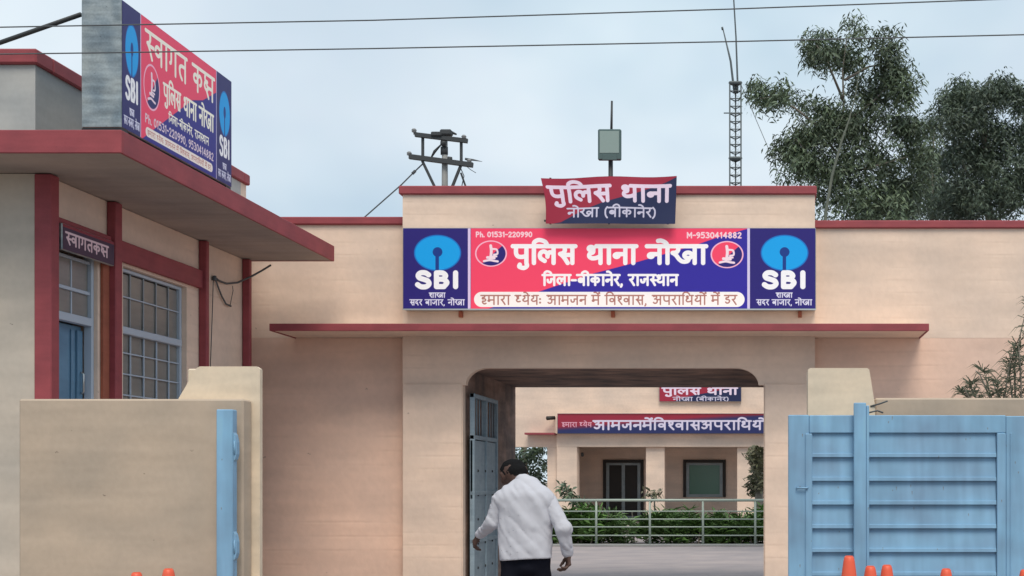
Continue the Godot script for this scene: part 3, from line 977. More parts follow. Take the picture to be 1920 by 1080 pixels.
func build_gatehouse() -> void:
	var o := thing("gatehouse", "cream and maroon gatehouse with a round-cornered gateway under a thin maroon-edged canopy", "building", Vector3(-1.8, 0, -14.9))
	var b := o.position
	var zf := -14.9
	var zb := -18.08
	var x0 := at(755, 0, 14.9).x
	var x1 := at(1528, 0, 14.9).x
	var xl := at(868, 0, 14.9).x
	var xr := at(1432, 0, 14.9).x
	var ytop := 4.82
	var yo := 2.804
	var ysp := at(0, 722, 14.9).y
	# front wall as one outline with the gateway cut out; the upper corners are rounded
	var poly := PackedVector2Array([Vector2(x0, 0), Vector2(x0, ytop), Vector2(x1, ytop), Vector2(x1, 0), Vector2(xr, 0), Vector2(xr, ysp)])
	for i in 9:
		var a := PI * 0.5 * i / 8.0
		poly.append(Vector2(xr - 0.062 - 0.27 * (1.0 - cos(a)), ysp + 0.002 + (yo - ysp - 0.002) * sin(a)))
	for i in 9:
		var a := PI * 0.5 * (8 - i) / 8.0
		poly.append(Vector2(xl + 0.03 + 0.26 * (1.0 - cos(a)), ysp + 0.002 + (yo - ysp - 0.002) * sin(a)))
	poly.append(Vector2(xl, ysp))
	poly.append(Vector2(xl, 0))
	var loc := PackedVector2Array()
	for q in poly:
		loc.append(q - Vector2(b.x, 0))
	var st := begin()
	extrude(st, loc, 0.0, -0.12)
	part("front_wall", st, M.wall, o)
	# raised bands on the two gate piers, the plaster line at the springing
	for s in [[x0 + 0.004, xl - 0.01], [xr + 0.01, x1 - 0.004]]:
		st = begin()
		box(st, Vector3(s[0] - b.x, 0.0, 0.002), Vector3(s[1] - b.x, ysp + 0.012, 0.022), 0.006)
		part("pier_facing", st, M.wall, o)
	st = begin()
	box(st, Vector3(x0 - b.x, yo + 0.03, -0.122), Vector3(x1 - b.x, ytop - 0.05, zb - b.z))
	part("upper_storey", st, M.wall, o)
	st = begin()
	box(st, Vector3(x0 - b.x, yo + 0.004, -0.122), Vector3(x1 - b.x, yo + 0.028, zb - b.z))
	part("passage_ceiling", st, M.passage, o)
	for s in [[x0, xl - 0.002], [xr + 0.002, x1]]:
		st = begin()
		box(st, Vector3(s[0] - b.x, 0, -0.122), Vector3(s[1] - b.x, yo + 0.002, zb - b.z))
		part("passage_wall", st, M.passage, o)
	st = begin()
	box(st, Vector3(x0 - b.x - 0.04, ytop, 0.035), Vector3(x1 - b.x + 0.02, ytop + 0.1, zb - b.z - 0.03), 0.012)
	part("coping", st, M.maroon, o)
	# side wings, upper part cream, lower part in a pinker, slightly darker tone
	for s in [[-8.5, x0 - 0.002, 4.497], [x1 + 0.002, 9.5, 4.455]]:
		st = begin()
		box(st, Vector3(s[0] - b.x, 3.17, -0.15), Vector3(s[1] - b.x, s[2], zb - b.z))
		var w := part("wing_wall", st, M.wall, o)
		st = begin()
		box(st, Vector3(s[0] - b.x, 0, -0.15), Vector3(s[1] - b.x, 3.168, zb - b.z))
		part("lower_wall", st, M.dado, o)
		st = begin()
		box(st, Vector3(s[0] - b.x - 0.02, s[2] + 0.001, -0.11), Vector3(s[1] - b.x, s[2] + 0.092, zb - b.z - 0.02), 0.012)
		part("coping", st, M.maroon, o)
	# canopy: thin slab, maroon edge
	var cx0 := at(505, 0, 14.27).x - b.x
	var cx1 := at(1742, 0, 14.27).x - b.x
	st = begin()
	box(st, Vector3(cx0 + 0.02, 3.172, 0.61), Vector3(cx1 - 0.02, 3.236, 0.003))
	box(st, Vector3(cx0 + 0.02, 3.172, 0.003), Vector3(x0 - b.x - 0.003, 3.236, -0.148))
	box(st, Vector3(x1 - b.x + 0.003, 3.172, 0.003), Vector3(cx1 - 0.02, 3.236, -0.148))
	var can := part("canopy", st, M.wall, o)
	st = begin()
	box(st, Vector3(cx0, 3.162, 0.612), Vector3(cx1, 3.244, 0.634), 0.004)
	box(st, Vector3(cx0, 3.162, -0.147), Vector3(cx0 + 0.018, 3.244, 0.610), 0.004)
	box(st, Vector3(cx1 - 0.018, 3.162, -0.147), Vector3(cx1, 3.244, 0.610), 0.004)
	part("edge", st, M.maroon, can)
	st = begin()
	smooth_tube(st, [Vector3(x0 - b.x - 0.012, 3.16, -0.136), Vector3(x0 - b.x - 0.016, 2.1, -0.138), Vector3(x0 - b.x - 0.010, 1.2, -0.137), Vector3(x0 - b.x - 0.014, 0.0, -0.137)], [0.008], 6)
	part("corner_shade_line", st, M.shade_line_brown, o)  # thin dark tube added to draw the shaded joint between wing and centre
	# old blue gate leaf folded back against the left wall of the passage
	var lx := xl - b.x + 0.05
	st = begin()
	box(st, Vector3(lx, 0.06, -0.15), Vector3(lx + 0.03, 1.97, -1.50), 0.004)
	var leaf := part("gate_leaf", st, M.old_blue, o)
	st = begin()
	for z in [-0.15, -0.82, -1.45]:
		box(st, Vector3(lx - 0.005, 0.04, z), Vector3(lx + 0.05, 2.52, z - 0.05), 0.004)
	for y in [0.04, 0.75, 1.32, 1.98, 2.47]:
		box(st, Vector3(lx - 0.004, y, -0.15), Vector3(lx + 0.046, y + 0.05, -1.5), 0.004)
	part("leaf_frame", st, M.old_blue, leaf)
	for k in 9:
		st = begin()
		smooth_tube(st, [Vector3(lx + 0.02, 1.98, -0.26 - k * 0.145), Vector3(lx + 0.02, 2.5, -0.26 - k * 0.145)], [0.009], 6)
		part("bar", st, M.old_blue, leaf)
	for r in 5:
		for k in 3:
			st = begin()
			lathe(st, Vector3.ZERO, [Vector2(0.0, 0.016), Vector2(0.012, 0.012), Vector2(0.018, 0.0)], 8)
			st.generate_normals()
			var rv := put("rivet", st.commit(), M.iron, leaf)
			rv.rotation.z = -PI / 2
			rv.position = Vector3(lx + 0.03, 0.45 + r * 0.29, -0.42 - k * 0.40)

func build_reception() -> void:
	var o := thing("reception_building", "low cream building with maroon fins and a deep flat maroon-edged roof overhang at the left", "building", Vector3(-5.85, 0, -12.4))
	var b := o.position
	var L := func(x: float, y: float, z: float): return Vector3(x, y, -z) - b      # z given as depth
	var B := func(called: String, m: Material, p: Vector3, q: Vector3, bev := 0.0, parent: Node3D = null) -> MeshInstance3D:
		var st := begin()
		box(st, p, q, bev)
		return part(called, st, m, parent if parent else o)
	var xw := -5.85
	var soff := 3.985
	# walls
	B.call("front_wall", M.grey_wall, L.call(-12.0, 0, 10.39), L.call(xw - 0.05, soff, 10.62))
	B.call("back_wall", M.wall, L.call(-12.0, 0, 14.25), L.call(xw - 0.002, soff, 14.45))
	B.call("side_wall", M.wall, L.call(-12.2, 0, 10.39), L.call(-12.002, soff, 14.45))
	var st := begin()                                   # the wall with door and window, butted pieces
	box(st, L.call(xw - 0.22, 0, 10.625), L.call(xw, soff, 10.50 + 0.13))
	box(st, L.call(xw - 0.22, 3.46, 10.632), L.call(xw, soff, 14.248))
	box(st, L.call(xw - 0.22, 0, 11.26), L.call(xw, 3.458, 11.705))
	box(st, L.call(xw - 0.22, 0, 13.0), L.call(xw, 3.458, 14.248))
	box(st, L.call(xw - 0.22, 0, 11.707), L.call(xw, 1.2, 12.998))
	part("wall", st, M.wall, o)
	B.call("floor", M.paving, L.call(-11.99, 0.01, 10.63), L.call(xw - 0.23, 0.12, 14.24))
	# maroon fins and lintel band
	B.call("fin", M.maroon, L.call(-5.905, 0, 10.372), L.call(-5.766, soff - 0.002, 10.497), 0.008)
	for z in [11.41, 13.27, 14.38]:
		B.call("fin", M.maroon, L.call(xw + 0.002, 0, z), L.call(-5.766, soff - 0.002, z + (0.12 if z < 12 else 0.07)), 0.008)
	B.call("fin_skirt", M.rust, L.call(xw + 0.002, 0, 11.30), L.call(xw + 0.03, 3.47, 11.408), 0.004)
	B.call("lintel_band", M.maroon, L.call(xw + 0.002, 3.485, 10.50), L.call(-5.80, 3.67, 11.405), 0.006)
	B.call("lintel_band", M.maroon, L.call(xw + 0.002, 3.485, 11.535), L.call(-5.80, 3.67, 13.265), 0.006)
	# roof slab with overhang
	var yb := 3.99
	var yt := 4.16
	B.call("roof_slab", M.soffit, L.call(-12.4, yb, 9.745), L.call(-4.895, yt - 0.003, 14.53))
	st = begin()
	box(st, L.call(-12.42, yb - 0.006, 9.72), L.call(-4.87, yt, 9.743), 0.005)
	box(st, L.call(-4.893, yb - 0.006, 9.745), L.call(-4.87, yt, 14.53), 0.005)
	box(st, L.call(-12.42, yb - 0.006, 14.532), L.call(-4.87, yt, 14.555), 0.005)
	part("fascia", st, M.maroon, o)
	# parapet round the roof, maroon coping
	var pt := 4.85
	st = begin()
	box(st, L.call(-12.0, yt + 0.001, 10.33), L.call(-5.87, pt, 10.5))
	part("front_parapet", st, M.bare_plaster, o)
	st = begin()
	box(st, L.call(-6.05, yt + 0.001, 10.502), L.call(-5.872, pt, 14.40))
	part("side_parapet", st, M.bare_plaster, o)
	st = begin()
	box(st, L.call(-12.0, yt + 0.001, 14.402), L.call(-5.872, pt, 14.55))
	part("back_parapet", st, M.wall, o)
	st = begin()
	box(st, L.call(-12.0, pt + 0.002, 10.29), L.call(-5.84, pt + 0.122, 10.54), 0.012)
	box(st, L.call(-6.08, pt + 0.002, 10.542), L.call(-5.84, pt + 0.122, 14.43), 0.012)
	box(st, L.call(-12.0, pt + 0.002, 14.432), L.call(-5.84, pt + 0.122, 14.59), 0.012)
	part("coping", st, M.maroon, o)
	# window with steel bars
	st = begin()
	var xf := xw - 0.06
	for z in [11.71, 12.955]:
		box(st, L.call(xf - 0.03, 1.2, z), L.call(xf + 0.012, 3.455, z + 0.04), 0.004)
	for y in [1.2, 3.425]:
		box(st, L.call(xf - 0.03, y, 11.752), L.call(xf + 0.012, y + 0.03, 12.953), 0.004)
	var win := part("window", st, M.frame, o)
	B.call("transom", M.frame, L.call(xf - 0.035, 2.85, 11.752), L.call(xf + 0.035, 2.915, 12.953), 0.005, win)
	for y in [3.19, 2.67, 2.475, 2.28, 2.0, 1.72, 1.45]:
		B.call("glazing_bar", M.frame, L.call(xf - 0.012, y, 11.752), L.call(xf + 0.002, y + 0.014, 12.953), 0.003, win)
	for k in 4:
		var z := 11.97 + k * 0.2575
		B.call("glazing_bar", M.thin_bar, L.call(xf - 0.018, 2.917, z), L.call(xf - 0.004, 3.424, z + 0.013), 0.003, win)
		B.call("glazing_bar", M.frame, L.call(xf - 0.016, 1.242, z), L.call(xf + 0.000, 2.848, z + 0.014), 0.003, win)
	var ys := [1.242, 1.45, 1.72, 2.0, 2.28, 2.475, 2.67, 2.848]
	var tilt := RandomNumberGenerator.new()
	tilt.seed = 4
	for k in 5:
		for r in 9:
			var y0: float = ys[r] if r < 7 else (2.917 if r == 7 else 3.21)
			var y1: float = ys[r + 1] if r < 7 else (3.19 if r == 7 else 3.41)
			st = begin()
			var e := Vector3(tilt.randf_range(-0.004, 0.004), 0, 0)
			var za := 11.752 + k * 0.2402 if k == 0 else 11.97 + (k - 1) * 0.2575 + 0.024
			var zc := 11.97 + k * 0.2575 if k < 4 else 12.953
			quad(st, L.call(xf - 0.02, y0, za) + e, L.call(xf - 0.02, y1, za) - e, L.call(xf - 0.02, y1, zc) - e, L.call(xf - 0.02, y0, zc) + e, Vector3.RIGHT)
			part("pane", st, M.dusty_glass, win)
	# door with glazed transom above
	st = begin()
	for z in [10.64, 11.215]:
		box(st, L.call(xf - 0.04, 0.1, z), L.call(xf + 0.03, 3.455, z + 0.04), 0.004)
	box(st, L.call(xf - 0.035, 2.845, 10.682), L.call(xf + 0.035, 2.915, 11.213), 0.004)
	box(st, L.call(xf - 0.012, 3.115, 10.682), L.call(xf + 0.016, 3.145, 11.213), 0.003)
	box(st, L.call(xf - 0.012, 3.385, 10.682), L.call(xf + 0.016, 3.41, 11.213), 0.003)
	var frame := part("door_frame", st, M.frame, o)
	for y in [[2.917, 3.113], [3.147, 3.383]]:
		for z in [[10.684, 10.93], [10.95, 11.211]]:
			st = begin()
			quad(st, L.call(xf - 0.004, y[0], z[0]), L.call(xf - 0.004, y[1], z[0]), L.call(xf - 0.004, y[1], z[1]), L.call(xf - 0.004, y[0], z[1]), Vector3.RIGHT)
			part("pane", st, M.dusty_glass, frame)
		B.call("glazing_bar", M.frame, L.call(xf - 0.012, y[0], 10.932), L.call(xf + 0.004, y[1], 10.948), 0.002, frame)
	var door: MeshInstance3D = B.call("door", M.blue_door, L.call(xf - 0.10, 0.12, 10.684), L.call(xf - 0.06, 2.84, 11.211), 0.004)
	B.call("door_stile", M.blue_door, L.call(xf - 0.058, 0.14, 11.03), L.call(xf - 0.046, 2.80, 11.07), 0.003, door)
	B.call("door_stile", M.blue_door, L.call(xf - 0.058, 0.14, 11.12), L.call(xf - 0.040, 2.80, 11.20), 0.003, door)
	st = begin()
	smooth_tube(st, [L.call(xf - 0.03, 2.25, 11.16), L.call(xf - 0.012, 2.27, 11.16), L.call(xf - 0.012, 2.42, 11.16), L.call(xf - 0.03, 2.44, 11.16)], [0.009], 8)
	part("handle", st, M.steel, door)

func build_boundary() -> void:
	# wall left of the gateway, with its pillar and the blue hanging post
	var o := thing("boundary_wall", "beige plastered front wall ending in a sloped-shoulder gate pillar below the reception building", "wall", Vector3(-4.4, 0, -9.0))
	var b := o.position
	var st := begin()
	box(st, Vector3(at(35, 0, 8.95).x, 0, -8.95) - b, Vector3(at(456, 0, 8.95).x, at(0, 748, 8.95).y, -9.10) - b, 0.012)
	part("wall_panel", st, M.fence_wall, o)
	var px := func(x: float, y: float): return Vector2(at(x, y, 9.1).x - b.x, at(x, y, 9.1).y)
	var poly := PackedVector2Array([Vector2(px.call(334, 0).x, 0), px.call(334, 748), px.call(368, 690), px.call(374, 687), px.call(480, 687), px.call(487, 692), Vector2(px.call(487, 0).x, 0)])
	st = begin()
	extrude(st, poly, -0.102, -0.15)
	box(st, Vector3(px.call(345, 0).x, 0, -0.152), Vector3(px.call(450, 0).x, px.call(0, 690).y, -0.42), 0.01)
	part("pillar", st, M.cream, o)

	var post := thing("gate_post", "blue painted steel hanging post with hinge lugs on the beige wall at the left", "post", Vector3(at(424, 0, 8.82).x, 0, -8.82))
	st = begin()
	box(st, Vector3(-0.056, 0, 0.03), Vector3(0.056, at(0, 768, 8.82).y, -0.05), 0.006)
	part("upright", st, M.blue, post)
	for y in [at(0, 838, 8.8).y, at(0, 1024, 8.8).y]:
		st = begin()
		var hp := PackedVector2Array([Vector2(0.057, y + 0.10), Vector2(0.070, y + 0.08), Vector2(0.080, y + 0.03), Vector2(0.080, y - 0.05), Vector2(0.070, y - 0.085), Vector2(0.057, y - 0.10)])
		extrude(st, hp, 0.02, -0.03)
		var lug := part("hinge_lug", st, M.blue, post)
		st = begin()
		smooth_tube(st, [Vector3(0.066, y - 0.05, 0.022), Vector3(0.066, y + 0.04, 0.022)], [0.006], 8)
		part("hinge_pin", st, M.blue, lug)
		st = begin()
		box(st, Vector3(-0.02, y - 0.02, -0.052), Vector3(0.02, y + 0.02, -0.128))
		part("wall_bracket", st, M.blue, post)

	# right of the gateway
	var r := thing("boundary_wall", "beige plastered front wall with a sloped-shoulder pillar behind the blue louvred gate", "wall", Vector3(1.2, 0, -9.2))
	b = r.position
	px = func(x: float, y: float): return Vector2(at(x, y, 9.1).x - b.x, at(x, y, 9.1).y)
	poly = PackedVector2Array([Vector2(px.call(1515, 0).x, 0), px.call(1515, 693), px.call(1519, 690), px.call(1626, 690), px.call(1630, 693), px.call(1641, 762), Vector2(px.call(1641, 0).x, 0)])
	st = begin()
	extrude(st, poly, 0.10, -0.20)
	part("pillar", st, M.cream, r)
	st = begin()
	box(st, Vector3(at(1641, 0, 9.1).x + 0.002, 0, -9.16) - b, Vector3(4.8, at(0, 746, 9.16).y, -9.34) - b, 0.012)
	part("wall_panel", st, M.fence_wall, r)
	st = begin()                                          # wire ends on the wall top
	smooth_tube(st, [at(1632, 762, 9.1) - b, at(1650, 757, 9.08) - b, at(1664, 752, 9.05) - b], [0.006], 5)
	smooth_tube(st, [at(1628, 774, 9.0) - b, at(1645, 770, 9.0) - b, at(1656, 774, 9.0) - b], [0.006], 5)
	part("wire_end", st, M.wire, r)

	var g := thing("steel_gate", "sky blue steel gate leaf of overlapping horizontal louvres, pushed open at the right", "gate", Vector3(at(1690, 0, 8.85).x, 0, -8.85))
	b = g.position
	var X := func(x: float): return at(x, 0, 8.85).x - b.x
	var Y := func(y: float): return at(0, y, 8.85).y
	var ybot := 0.08
	var W := func(called: String, x0: float, x1: float, y0: float, y1: float, z0: float, z1: float, parent: Node3D = null) -> MeshInstance3D:
		var s := begin()
		box(s, Vector3(x0, y0, z0), Vector3(x1, y1, z1 if z1 > -0.02 else z1 - 0.04), 0.005)
		return part(called, s, M.blue, parent if parent else g)
	W.call("backing_sheet", X.call(1480), X.call(2060), ybot, Y.call(780), -0.070, -0.034)
	W.call("left_stile", X.call(1478), X.call(1517), ybot, Y.call(778), 0.0, -0.025)
	W.call("left_stile_fold", X.call(1510), X.call(1523), ybot, Y.call(813), 0.012, -0.024)
	W.call("top_rail", X.call(1517) + 0.001, X.call(1886), Y.call(812), Y.call(778) - 0.002, -0.001, -0.025)
	W.call("right_stile", X.call(1869), X.call(1886), ybot, Y.call(812) - 0.001, 0.006, -0.024)
	W.call("side_sheet", X.call(1886) + 0.001, X.call(2060), ybot, Y.call(780), -0.002, -0.024)
	W.call("sheet_rib", X.call(1894), X.call(1897), ybot, Y.call(812), 0.004, -0.0015)
	W.call("sheet_rib", X.call(1978), X.call(1984), ybot, Y.call(812), 0.004, -0.0015)
	# louvres: bottom edge stands out with a folded lip, the top edge tucks in under the one above
	var pitch: float = Y.call(812.5) - Y.call(857)
	var st2 := begin()
	var lo := pitch * 0.985
	var x0: float = X.call(1523)
	var x1: float = X.call(1868)
	var prof := [Vector2(-0.026, 0.004), Vector2(-0.011, -lo * 0.83), Vector2(0.001, -lo * 0.86), Vector2(0.003, -lo), Vector2(-0.045, -lo)]
	for i in prof.size():
		var p: Vector2 = prof[i]
		var q: Vector2 = prof[(i + 1) % prof.size()]
		var nrm := Vector3(0, (p.x - q.x), -(p.y - q.y)) if i < 4 else Vector3(0, 0, -1)
		if i < 3:
			nrm = Vector3(0, 0.2, 1)
		elif i == 3:
			nrm = Vector3(0, -1, 0)
		quad(st2, Vector3(x0, p.y, p.x), Vector3(x1, p.y, p.x), Vector3(x1, q.y, q.x), Vector3(x0, q.y, q.x), nrm)
	st2.generate_normals()
	var slat_mesh := st2.commit()
	for k in 11:
		var y: float = Y.call(812.5) - 0.002 - pitch * k
		if y - pitch < ybot:
			break
		var s := put("louvre", slat_mesh, M.blue, g)
		s.position.y = y
	W.call("bolt_post", X.call(1600), X.call(1623), 0.02, at(0, 755, 8.8).y, 0.05, 0.018)
	W.call("bolt_post_flange", X.call(1623) + 0.001, X.call(1629), 0.02, at(0, 760, 8.8).y, 0.036, 0.018)
	st = begin()
	smooth_tube(st, [Vector3(X.call(1494), Y.call(915), 0.0), Vector3(X.call(1494), Y.call(915), 0.02), Vector3(X.call(1514), Y.call(915), 0.022), Vector3(X.call(1514), Y.call(915), 0.012)], [0.007], 6)
	part("latch", st, M.blue, g)

func build_courtyard() -> void:
	var zf := 36.9
	var o := thing("station_building", "pink cream station building with a pillared verandah across the courtyard", "building", Vector3(-3.0, 0, -zf))
	var b := o.position
	var X := func(x: float, z := 36.9): return at(x, 0, z).x - b.x
	var Y := func(y: float, z := 36.9): return at(0, y, z).y
	var B := func(called: String, m: Material, p: Vector3, q: Vector3, parent: Node3D = null, bev := 0.0) -> MeshInstance3D:
		var s := begin()
		box(s, p, q, bev)
		return part(called, s, m, parent if parent else o)
	var ybeam: float = Y.call(838)
	B.call("facade", M.wall, Vector3(X.call(760), ybeam, 0), Vector3(X.call(1640), 6.0, -0.3))
	B.call("coping", M.maroon, Vector3(X.call(755), 6.002, 0.05), Vector3(X.call(1645), 6.12, -0.35))
	for c in [[760, 962], [1026, 1084], [1211, 1246], [1382, 1416], [1560, 1600]]:
		B.call("pillar", M.wall, Vector3(X.call(c[0]), 0, -0.002), Vector3(X.call(c[1]), ybeam - 0.002, -0.298), null, 0.01)
	B.call("pilaster", M.wall, Vector3(X.call(1045), 0.0, 0.12), Vector3(X.call(1083), ybeam, 0.002), null, 0.01)
	B.call("beam", M.wall, Vector3(X.call(1045), ybeam + 0.002, 0.12), Vector3(X.call(1640), Y.call(814), 0.002))
	B.call("ledge", M.maroon, Vector3(X.call(990), Y.call(816), 0.55), Vector3(X.call(1044), Y.call(812.5), 0.002))
	B.call("porch_roof", M.wall, Vector3(X.call(1045), Y.call(813.5), 0.30), Vector3(X.call(1640), Y.call(779), 0.002))
	B.call("roof", M.concrete, Vector3(X.call(765), 5.25, -0.302), Vector3(X.call(1635), 5.4, -4.5))
	# verandah: back wall, door and window
	var zv := -2.6
	var dv := 39.5
	B.call("verandah_wall", M.wall, Vector3(X.call(1026), 0, zv), Vector3(X.call(1640), 4.2, zv - 0.25))
	B.call("verandah_end_wall", M.wall, Vector3(X.call(1026), 0, -0.302), Vector3(X.call(1026) + 0.22, 4.2, zv + 0.002))
	B.call("verandah_ceiling", M.wall, Vector3(X.call(1026), ybeam + 0.02, -0.302), Vector3(X.call(1640), ybeam + 0.2, zv + 0.002))
	B.call("verandah_floor", M.paving, Vector3(X.call(1020), 0.006, 0.3), Vector3(X.call(1640), 0.25, zv + 0.002))
	for a in [[1131, 1207, M.dusty_glass, 2, "door"], [1281, 1361, M.green_glass, 1, "window"]]:
		var x0: float = X.call(a[0], dv)
		var x1: float = X.call(a[1], dv)
		var y1: float = Y.call(862, dv)
		var y0: float = 0.3 if a[4] == "door" else Y.call(932, dv)
		var s := begin()
		for e in [[x0, x0 + 0.09, y0, y1], [x1 - 0.09, x1, y0, y1]]:
			box(s, Vector3(e[0], e[2], zv + 0.002), Vector3(e[1], e[3], zv + 0.06))
		box(s, Vector3(x0 + 0.091, y1 - 0.09, zv + 0.002), Vector3(x1 - 0.091, y1, zv + 0.06))
		var f := part(a[4], s, M.dark, o)
		s = begin()
		var xa := x0 + 0.1
		var xb := x1 - 0.1
		box(s, Vector3(xa, y0, zv + 0.004), Vector3(xa + 0.09, y1 - 0.1, zv + 0.05))
		box(s, Vector3(xb - 0.09, y0, zv + 0.004), Vector3(xb, y1 - 0.1, zv + 0.05))
		box(s, Vector3(xa + 0.091, y1 - 0.17, zv + 0.004), Vector3(xb - 0.091, y1 - 0.1, zv + 0.05))
		box(s, Vector3(xa + 0.091, y0, zv + 0.004), Vector3(xb - 0.091, y0 + 0.09, zv + 0.05))
		if a[3] == 2:
			box(s, Vector3((xa + xb) * 0.5 - 0.05, y0 + 0.091, zv + 0.004), Vector3((xa + xb) * 0.5 + 0.05, y1 - 0.171, zv + 0.05))
		part("sash", s, M.grey_metal, f)
		for k in a[3]:
			var w: float = (xb - xa - 0.18) / a[3]
			s = begin()
			quad(s, Vector3(xa + 0.09 + w * k, y0 + 0.09, zv + 0.02), Vector3(xa + 0.09 + w * (k + 1), y0 + 0.09, zv + 0.02), Vector3(xa + 0.09 + w * (k + 1), y1 - 0.17, zv + 0.02), Vector3(xa + 0.09 + w * k, y1 - 0.17, zv + 0.02), Vector3.BACK)
			part("pane", s, M.dark if a[4] == "door" else M.green_glass, f)
	var s := begin()
	box(s, Vector3(X.call(1088), Y.call(848), -0.10), Vector3(X.call(1093), Y.call(856), -0.22), 0.02)
	part("wall_lamp", s, M.dark, o)
	# watching camera beside the frieze
	var cc := thing("security_camera", "small dark security camera beside the left end of the frieze board", "camera", at(1036, 785, 36.85))
	s = begin()
	smooth_tube(s, [Vector3(-0.12, 0, 0.26), Vector3(0.08, 0.02, 0.12)], [0.06, 0.055], 10)
	part("housing", s, M.dark, cc)
	s = begin()
	smooth_tube(s, [Vector3(0.05, 0.02, 0.14), Vector3(0.07, 0.02, -0.05)], [0.02], 6)
	part("arm", s, M.dark, cc)

	# railing
	var zr := 28.9
	var r := thing("railing", "low pale steel railing on a kerb in front of the courtyard hedge", "railing", at(1240, 0, zr) * Vector3(1, 0, 1))
	b = r.position
	X = func(x: float, z := 28.9): return at(x, 0, z).x - b.x
	Y = func(y: float, z := 28.9): return at(0, y, z).y
	s = begin()
	box(s, Vector3(X.call(860), 0, 0.1), Vector3(X.call(1560), Y.call(1020), -0.1), 0.01)
	part("kerb", s, M.concrete, r)
	s = begin()
	smooth_tube(s, [Vector3(X.call(860), Y.call(938), 0), Vector3(X.call(1560), Y.call(938), 0)], [0.032], 10)
	part("top_rail", s, M.rail_paint, r)
	for y in [958.7, 973.5, 988, 1004]:
		s = begin()
		smooth_tube(s, [Vector3(X.call(860), Y.call(y), 0.0), Vector3(X.call(1560), Y.call(y), 0.0)], [0.014], 8)
		part("rail", s, M.rail_paint, r)
	for x in [917, 1018, 1118, 1218.5, 1318, 1416, 1515]:
		s = begin()
		smooth_tube(s, [Vector3(X.call(x), Y.call(1021), 0), Vector3(X.call(x), Y.call(938), 0)], [0.026], 8)
		part("post", s, M.rail_paint, r)

	# hedge behind the railing: nobody could count its leaves
	var hedge := thing("hedge", "dense dark green hedge planted behind the steel railing", "hedge", at(1240, 0, 30.2) * Vector3(1, 0, 1))
	var cl := []
	var h := RandomNumberGenerator.new()
	h.seed = 12
	for i in 46:
		cl.append([870 + i * 15.0 + h.randf_range(-6, 6), 994 + h.randf_range(-10, 6), 22, 30 + h.randf_range(0, 6), 1.0])
	var tm := twig_mesh(12, 0.22, 0.022, -0.25, 0.10, 5)
	leaf_cloud("foliage", cl, 30.2, 0.55, 130.0, tm, M.leaf_green, hedge, 3)
	s = begin()
	for i in 34:
		var q := Vector3(at(870 + i * 20.0, 0, 30.2).x - hedge.position.x, 0, h.randf_range(-0.3, 0.3))
		tube(s, [q, q + Vector3(h.randf_range(-0.2, 0.2), 0.75, h.randf_range(-0.2, 0.2))], [0.02, 0.01], 5)
	var stems := part("stems", s, M.bark, hedge)
	stems.set_meta("kind", "stuff")

	# climber-clad trunk at the right edge of the gateway, two small bushes, tree in the far gap
	var t := thing("courtyard_tree", "ragged young tree with brown trunk beside the right verandah pillar", "tree", at(1424, 0, 31.5) * Vector3(1, 0, 1))
	s = begin()
	limb(s, [[1424, 1014], [1423, 930], [1425, 880], [1424, 838]], 31.5, 0.12, 0.06, t.position)
	part("trunk", s, M.bark, t)
	leaf_cloud("crown", [[1421, 860, 12, 30, 0.9], [1424, 905, 12, 30, 1.0], [1408, 858, 9, 18, 0.35], [1405, 905, 8, 16, 0.3], [1408, 925, 14, 8, 0.5]], 31.5, 0.35, 150.0, twig_mesh(10, 0.20, 0.03, 0.2, 0.09, 8), M.leaf_dry, t, 9)
	for a in [["small_shrub", 1226, 922, "small flat-topped shrub rising above the railing between the two verandah bays"], ["small_shrub", 1072, 930, "loose shrub with pale leaves beside the man's right shoulder"]]:
		var sh := thing(a[0], a[3], "shrub", at(a[1], 0, 30.6) * Vector3(1, 0, 1))
		s = begin()
		limb(s, [[a[1], 1016], [a[1] + 2, 960], [a[1], a[2]]], 30.6, 0.03, 0.015, sh.position)
		part("stem", s, M.bark, sh)
		var wide := [[a[1], a[2], 24, 4, 1.2], [a[1] + 2, a[2] - 6, 10, 5, 1.4]] if a[1] > 1200 else [[a[1], a[2], 12, 16, 0.8], [a[1] - 16, a[2] - 16, 10, 10, 0.6], [a[1] + 14, a[2] + 12, 14, 8, 0.9]]
		leaf_cloud("leaves", wide, 30.6, 0.3, 190.0, twig_mesh(9, 0.16, 0.026, 0.1, 0.07, 15), M.leaf_dry if a[1] > 1200 else M.leaf, sh, 21)
	var far := thing("garden_tree", "dark leafy tree seen through the far passage left of the verandah", "tree", at(985, 0, 44.0) * Vector3(1, 0, 1))
	s = begin()
	limb(s, [[985, 985], [988, 920], [983, 850], [990, 800]], 44.0, 0.14, 0.06, far.position)
	part("trunk", s, M.bark, far)
	leaf_cloud("crown", [[985, 880, 46, 40, 1.0], [1010, 850, 30, 24, 1.0], [965, 850, 30, 26, 1.0], [1000, 920, 40, 30, 1.0]], 44.0, 1.2, 34.0, twig_mesh(12, 0.22, 0.03, 0.3, 0.12, 25), M.leaf, far, 33)

